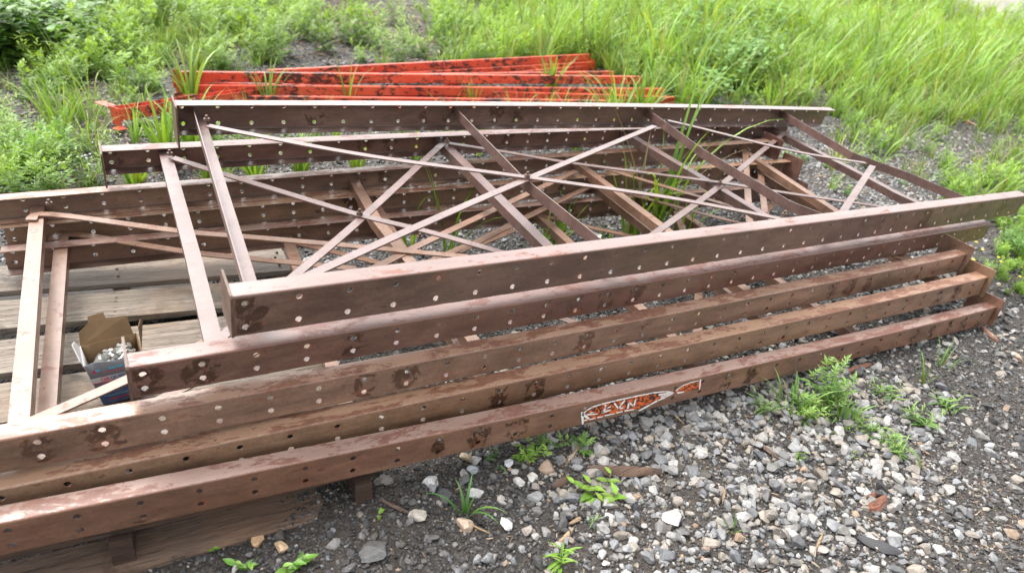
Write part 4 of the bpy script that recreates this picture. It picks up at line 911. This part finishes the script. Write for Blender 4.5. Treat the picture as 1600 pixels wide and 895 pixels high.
# flowers
def flowers(px, py, n, rad, col, size, label):
    c0 = gp(px, py); V, F = [], []; r = random.Random(px)
    root = empty('flower_patch', (c0[0], c0[1], 0), label=label, cat='flowers'); sb = PB(); lb_ = PB()
    for _ in range(n):
        x, y = c0[0] + r.gauss(0, rad), c0[1] + r.gauss(0, rad); h = r.uniform(.03, .09); o = len(V)
        for q in range(10): a = q * math.pi / 5; rr_ = size * (1 if q % 2 == 0 else .55); V.append((x + rr_ * math.cos(a), y + rr_ * math.sin(a), h + .002 * (q % 2)))
        F.append(list(range(o, o + 10))); stemseg(sb, (x + r.uniform(-.01, .01), y, -.01), (x, y, h), .0008, (.12, .2, .05))
        for _2 in range(2): lv, lf = leafpts(.03, .008, .2, .3, 2); lb_.add(place(lv, (x, y, h * r.uniform(.2, .7)), r.uniform(0, 6), .5), lf, [(.11, .25, .045)] * len(lv))
    f = link('petals', mesh_pf('petals', V, F), simple('petal', col, .6, .1, 50, bmp=0), root)
    link('stems', mesh_np('stems', *sb.arr()), M['stem'], root); link('leaves', mesh_np('leaves', *lb_.arr()), M['leaf'], root)
flowers(1560, 425, 16, .10, (.75, .60, .03), .009, 'small yellow flowers in the weeds at the right edge')
flowers(75, 268, 60, .13, (.75, .76, .72), .006, 'tiny white flowers at the left between weeds')
flowers(1245, 252, 10, .05, (.75, .76, .72), .006, 'tiny white flowers by the far right corner plates')
# green cover at the right edge near the post tips
x, y = scatter(1900, 2.6, 5.2, .0, 1.9); px, py, _ = pxy(np.stack([x, y, 0 * x], 1)); k = (px > 1548 + 18 * np.sin(py / 14)) & (py > 330) & (py < 480 + 14 * np.sin(px / 17)); x, y = x[k], y[k]; n = len(x)
g = merge(WT + BT, R.integers(0, len(WT), n), np.stack([x, y, 0 * x], 1), R.uniform(.04, .09, n), rotmats(n, .4), R.uniform(.9, 1.3, (n, 1)) * np.ones((n, 3)))
tag(link('ground_cover', mesh_np('ground_cover', *g), M['leaf']), 'low green weeds carpeting the ground at the right edge', 'ground cover', kind='stuff')

# ---------------------------------------------------------------- larger stones, chips, sticks, scrap
sr = np.random.default_rng(5)
for i, (x, y, s, col, lb) in enumerate([(672, 755, .022, (.46, .45, .44), 'pale split stone with a white face below the lowest post'), (695, 781, .024, (.055, .053, .055), 'black angular stone left of the young grass plant'), (654, 810, .024, (.36, .33, .28), 'grey-brown stone beside the black angular one'),
    (727, 824, .024, (.42, .31, .23), 'tan rounded stone under the young grass plant'), (741, 773, .021, (.36, .35, .34), 'grey stone above the young grass plant'), (789, 820, .018, (.44, .43, .42), 'pale grey stone right of the tan rounded one'), (794, 728, .017, (.43, .43, .43), 'upright pale stone under the bright weeds'),
    (736, 737, .019, (.30, .31, .33), 'blue-grey stone below the lowest post left of the upright pale one'), (729, 717, .019, (.33, .26, .17), 'brown stone touching the lowest post'), (586, 868, .034, (.09, .088, .085), 'large dark flat stone at the bottom left of centre'), (1051, 812, .038, (.33, .31, .29), 'largest flat grey stone in the pale gravel'),
    (831, 750, .017, (.42, .40, .37), 'cream stone right of a grey one in the dark grit'), (811, 757, .018, (.38, .37, .35), 'square grey stone left of the cream one'), (405, 848, .018, (.42, .27, .15), 'orange-tan stone near the pallet end at the bottom'), (440, 860, .019, (.44, .31, .19), 'second orange-tan stone with a chipped side at the bottom'),
    (1365, 850, .020, (.42, .38, .32), 'cream stone beside the dark slate chip'), (1090, 650, .018, (.40, .38, .35), 'pale stone just below the sticker end'), (1545, 700, .020, (.42, .42, .42), 'pale stone at the far right of the gravel')]):
    v_, f_, _ = RK2[i % 10]; c0 = gp(x, y); me = mesh_np('stone', v_ * s * sr.uniform(.9, 1.1, 3) * (np.array([1, 1, .55]) if s > .03 else 1), f_, np.array(col) * sr.uniform(.92, 1.06, (len(v_), 1)))
    o = link('stone', me, M['stone']); o.location = (c0[0], c0[1], float(hgt(c0[0], c0[1])) + s * .28 + .002); o.rotation_euler = (sr.uniform(-.2, .2), sr.uniform(-.2, .2), sr.uniform(0, 6)); tag(o, lb, 'stone', 'larger stones in the foreground gravel')
def chip(name, p0, p1, w, th, m, lb, cat, z=.006, bend=0.0, seed=0):
    a, b_ = gp(*p0), gp(*p1); a[2] = hgt(a[0], a[1]) + z; b_[2] = hgt(b_[0], b_[1]) + z; r = random.Random(seed + int(p0[0])); d = b_ - a; L = np.linalg.norm(d); d = d / L; y = np.cross(UP, d); n = 7; V, F = [], []
    for i in range(n + 1):
        t = i / n; ww = w * (.55 + .45 * math.sin(math.pi * t)) * r.uniform(.75, 1.2) * (.25 if i in (0, n) else 1); c = a + d * L * t + y * bend * math.sin(math.pi * t); zz = r.uniform(-.1, .1) * th
        V += [c + y * -ww / 2 + UP * zz, c + y * -ww * .2 + UP * (th * .8 + zz), c + y * ww * .25 + UP * (th + zz), c + y * ww / 2 + UP * zz, c - UP * th * .5]
    for i in range(n):
        for q in range(5): F.append((i * 5 + q, i * 5 + (q + 1) % 5, i * 5 + 5 + (q + 1) % 5, i * 5 + 5 + q))
    F += [(4, 3, 2, 1, 0), tuple(n * 5 + q for q in range(5))]
    o = link(name, mesh_pf(name, V, F, angle=50), m); return tag(o, lb, cat)
rot = wood('rotten_wood', (.15, .095, .065), (.05, .03, .02)); straw = wood('straw_wood', (.45, .33, .20), (.22, .14, .08)); slate = simple('slate_grey', (.045, .043, .045), .6, .3, 40); orange_w = wood('orange_wood', (.26, .11, .06), (.16, .06, .035))
chip('wood_chunk', (915, 738), (1032, 742), .030, .014, rot, 'long rotten wood chunk behind the broad-leaved plant', 'wood')
chip('wood_chunk', (862, 765), (888, 750), .020, .010, rot, 'short brown wood chunk left of the broad-leaved plant', 'wood')
chip('wood_splinter', (866, 858), (896, 828), .010, .006, straw, 'pale splinter at the bottom beside the bright sprout', 'wood'); chip('wood_splinter', (888, 822), (918, 806), .009, .005, straw, 'pale splinter just above the other and pointing at the limp sprout', 'wood')
chip('stick', (595, 785), (640, 806), .008, .005, rot, 'brown stick near the clover-like sprout', 'stick'); chip('stick', (735, 822), (766, 836), .004, .003, straw, 'thin pale twig touching the tan rounded stone', 'stick')
chip('stick', (1042, 640), (1068, 664), .004, .003, straw, 'thin twig leaning below the sticker', 'stick'); chip('stick', (884, 728), (905, 700), .007, .005, straw, 'dead stalk under the five-leaved weed', 'stick')
chip('wood_chunk', (1358, 800), (1382, 780), .030, .012, orange_w, 'orange-brown broken wood chunk in the gravel', 'wood'); chip('wood_chunk', (1352, 782), (1372, 772), .016, .010, orange_w, 'smaller orange-brown chip touching the broken chunk', 'wood')
chip('slate_chip', (1338, 842), (1408, 868), .034, .008, slate, 'dark slate-like chip at the lower right', 'slate'); chip('wood_chunk', (1322, 582), (1358, 572), .022, .008, orange_w, 'flat reddish wood scrap beside the lowest post on the right', 'wood')
chip('stick', (1270, 868), (1286, 832), .006, .004, straw, 'pale twig standing out at the bottom right of the gravel', 'stick'); chip('stick', (1180, 690), (1215, 720), .010, .006, rot, 'dark stick in pale gravel below the big green clump', 'stick')
chip('stick', (1128, 790), (1132, 766), .006, .004, straw, 'short straw piece in the pale gravel', 'stick'); chip('leaf_scrap', (1500, 178), (1512, 196), .02, .004, orange_w, 'reddish dead stalk on the far gravel at the right', 'stick')
chip('stick', (1470, 168), (1530, 200), .02, .012, straw, 'long pale stalk on the far gravel at the right', 'stick')
chip('steel_strip', (1530, 513), (1557, 538), .012, .012, M['brace_rust'], 'rusty steel strip poking out under the lowest right corner plate', 'steel strip')
pp = [surf('A', *q, .0) for q in ((.52, .135), (.55, .12), (.548, .10), (.527, .115))]; pp = [gp(912, 355, .42), gp(940, 367, .425), gp(936, 376, .415), gp(926, 366, .405)]
tag(link('paper_scrap', mesh_pf('paper_scrap', pp, [(0, 1, 3), (1, 2, 3)]), simple('white_paper', (.78, .77, .74), .6, .08, 50)), 'torn white paper scrap caught on the end of the channel brace', 'paper scrap')
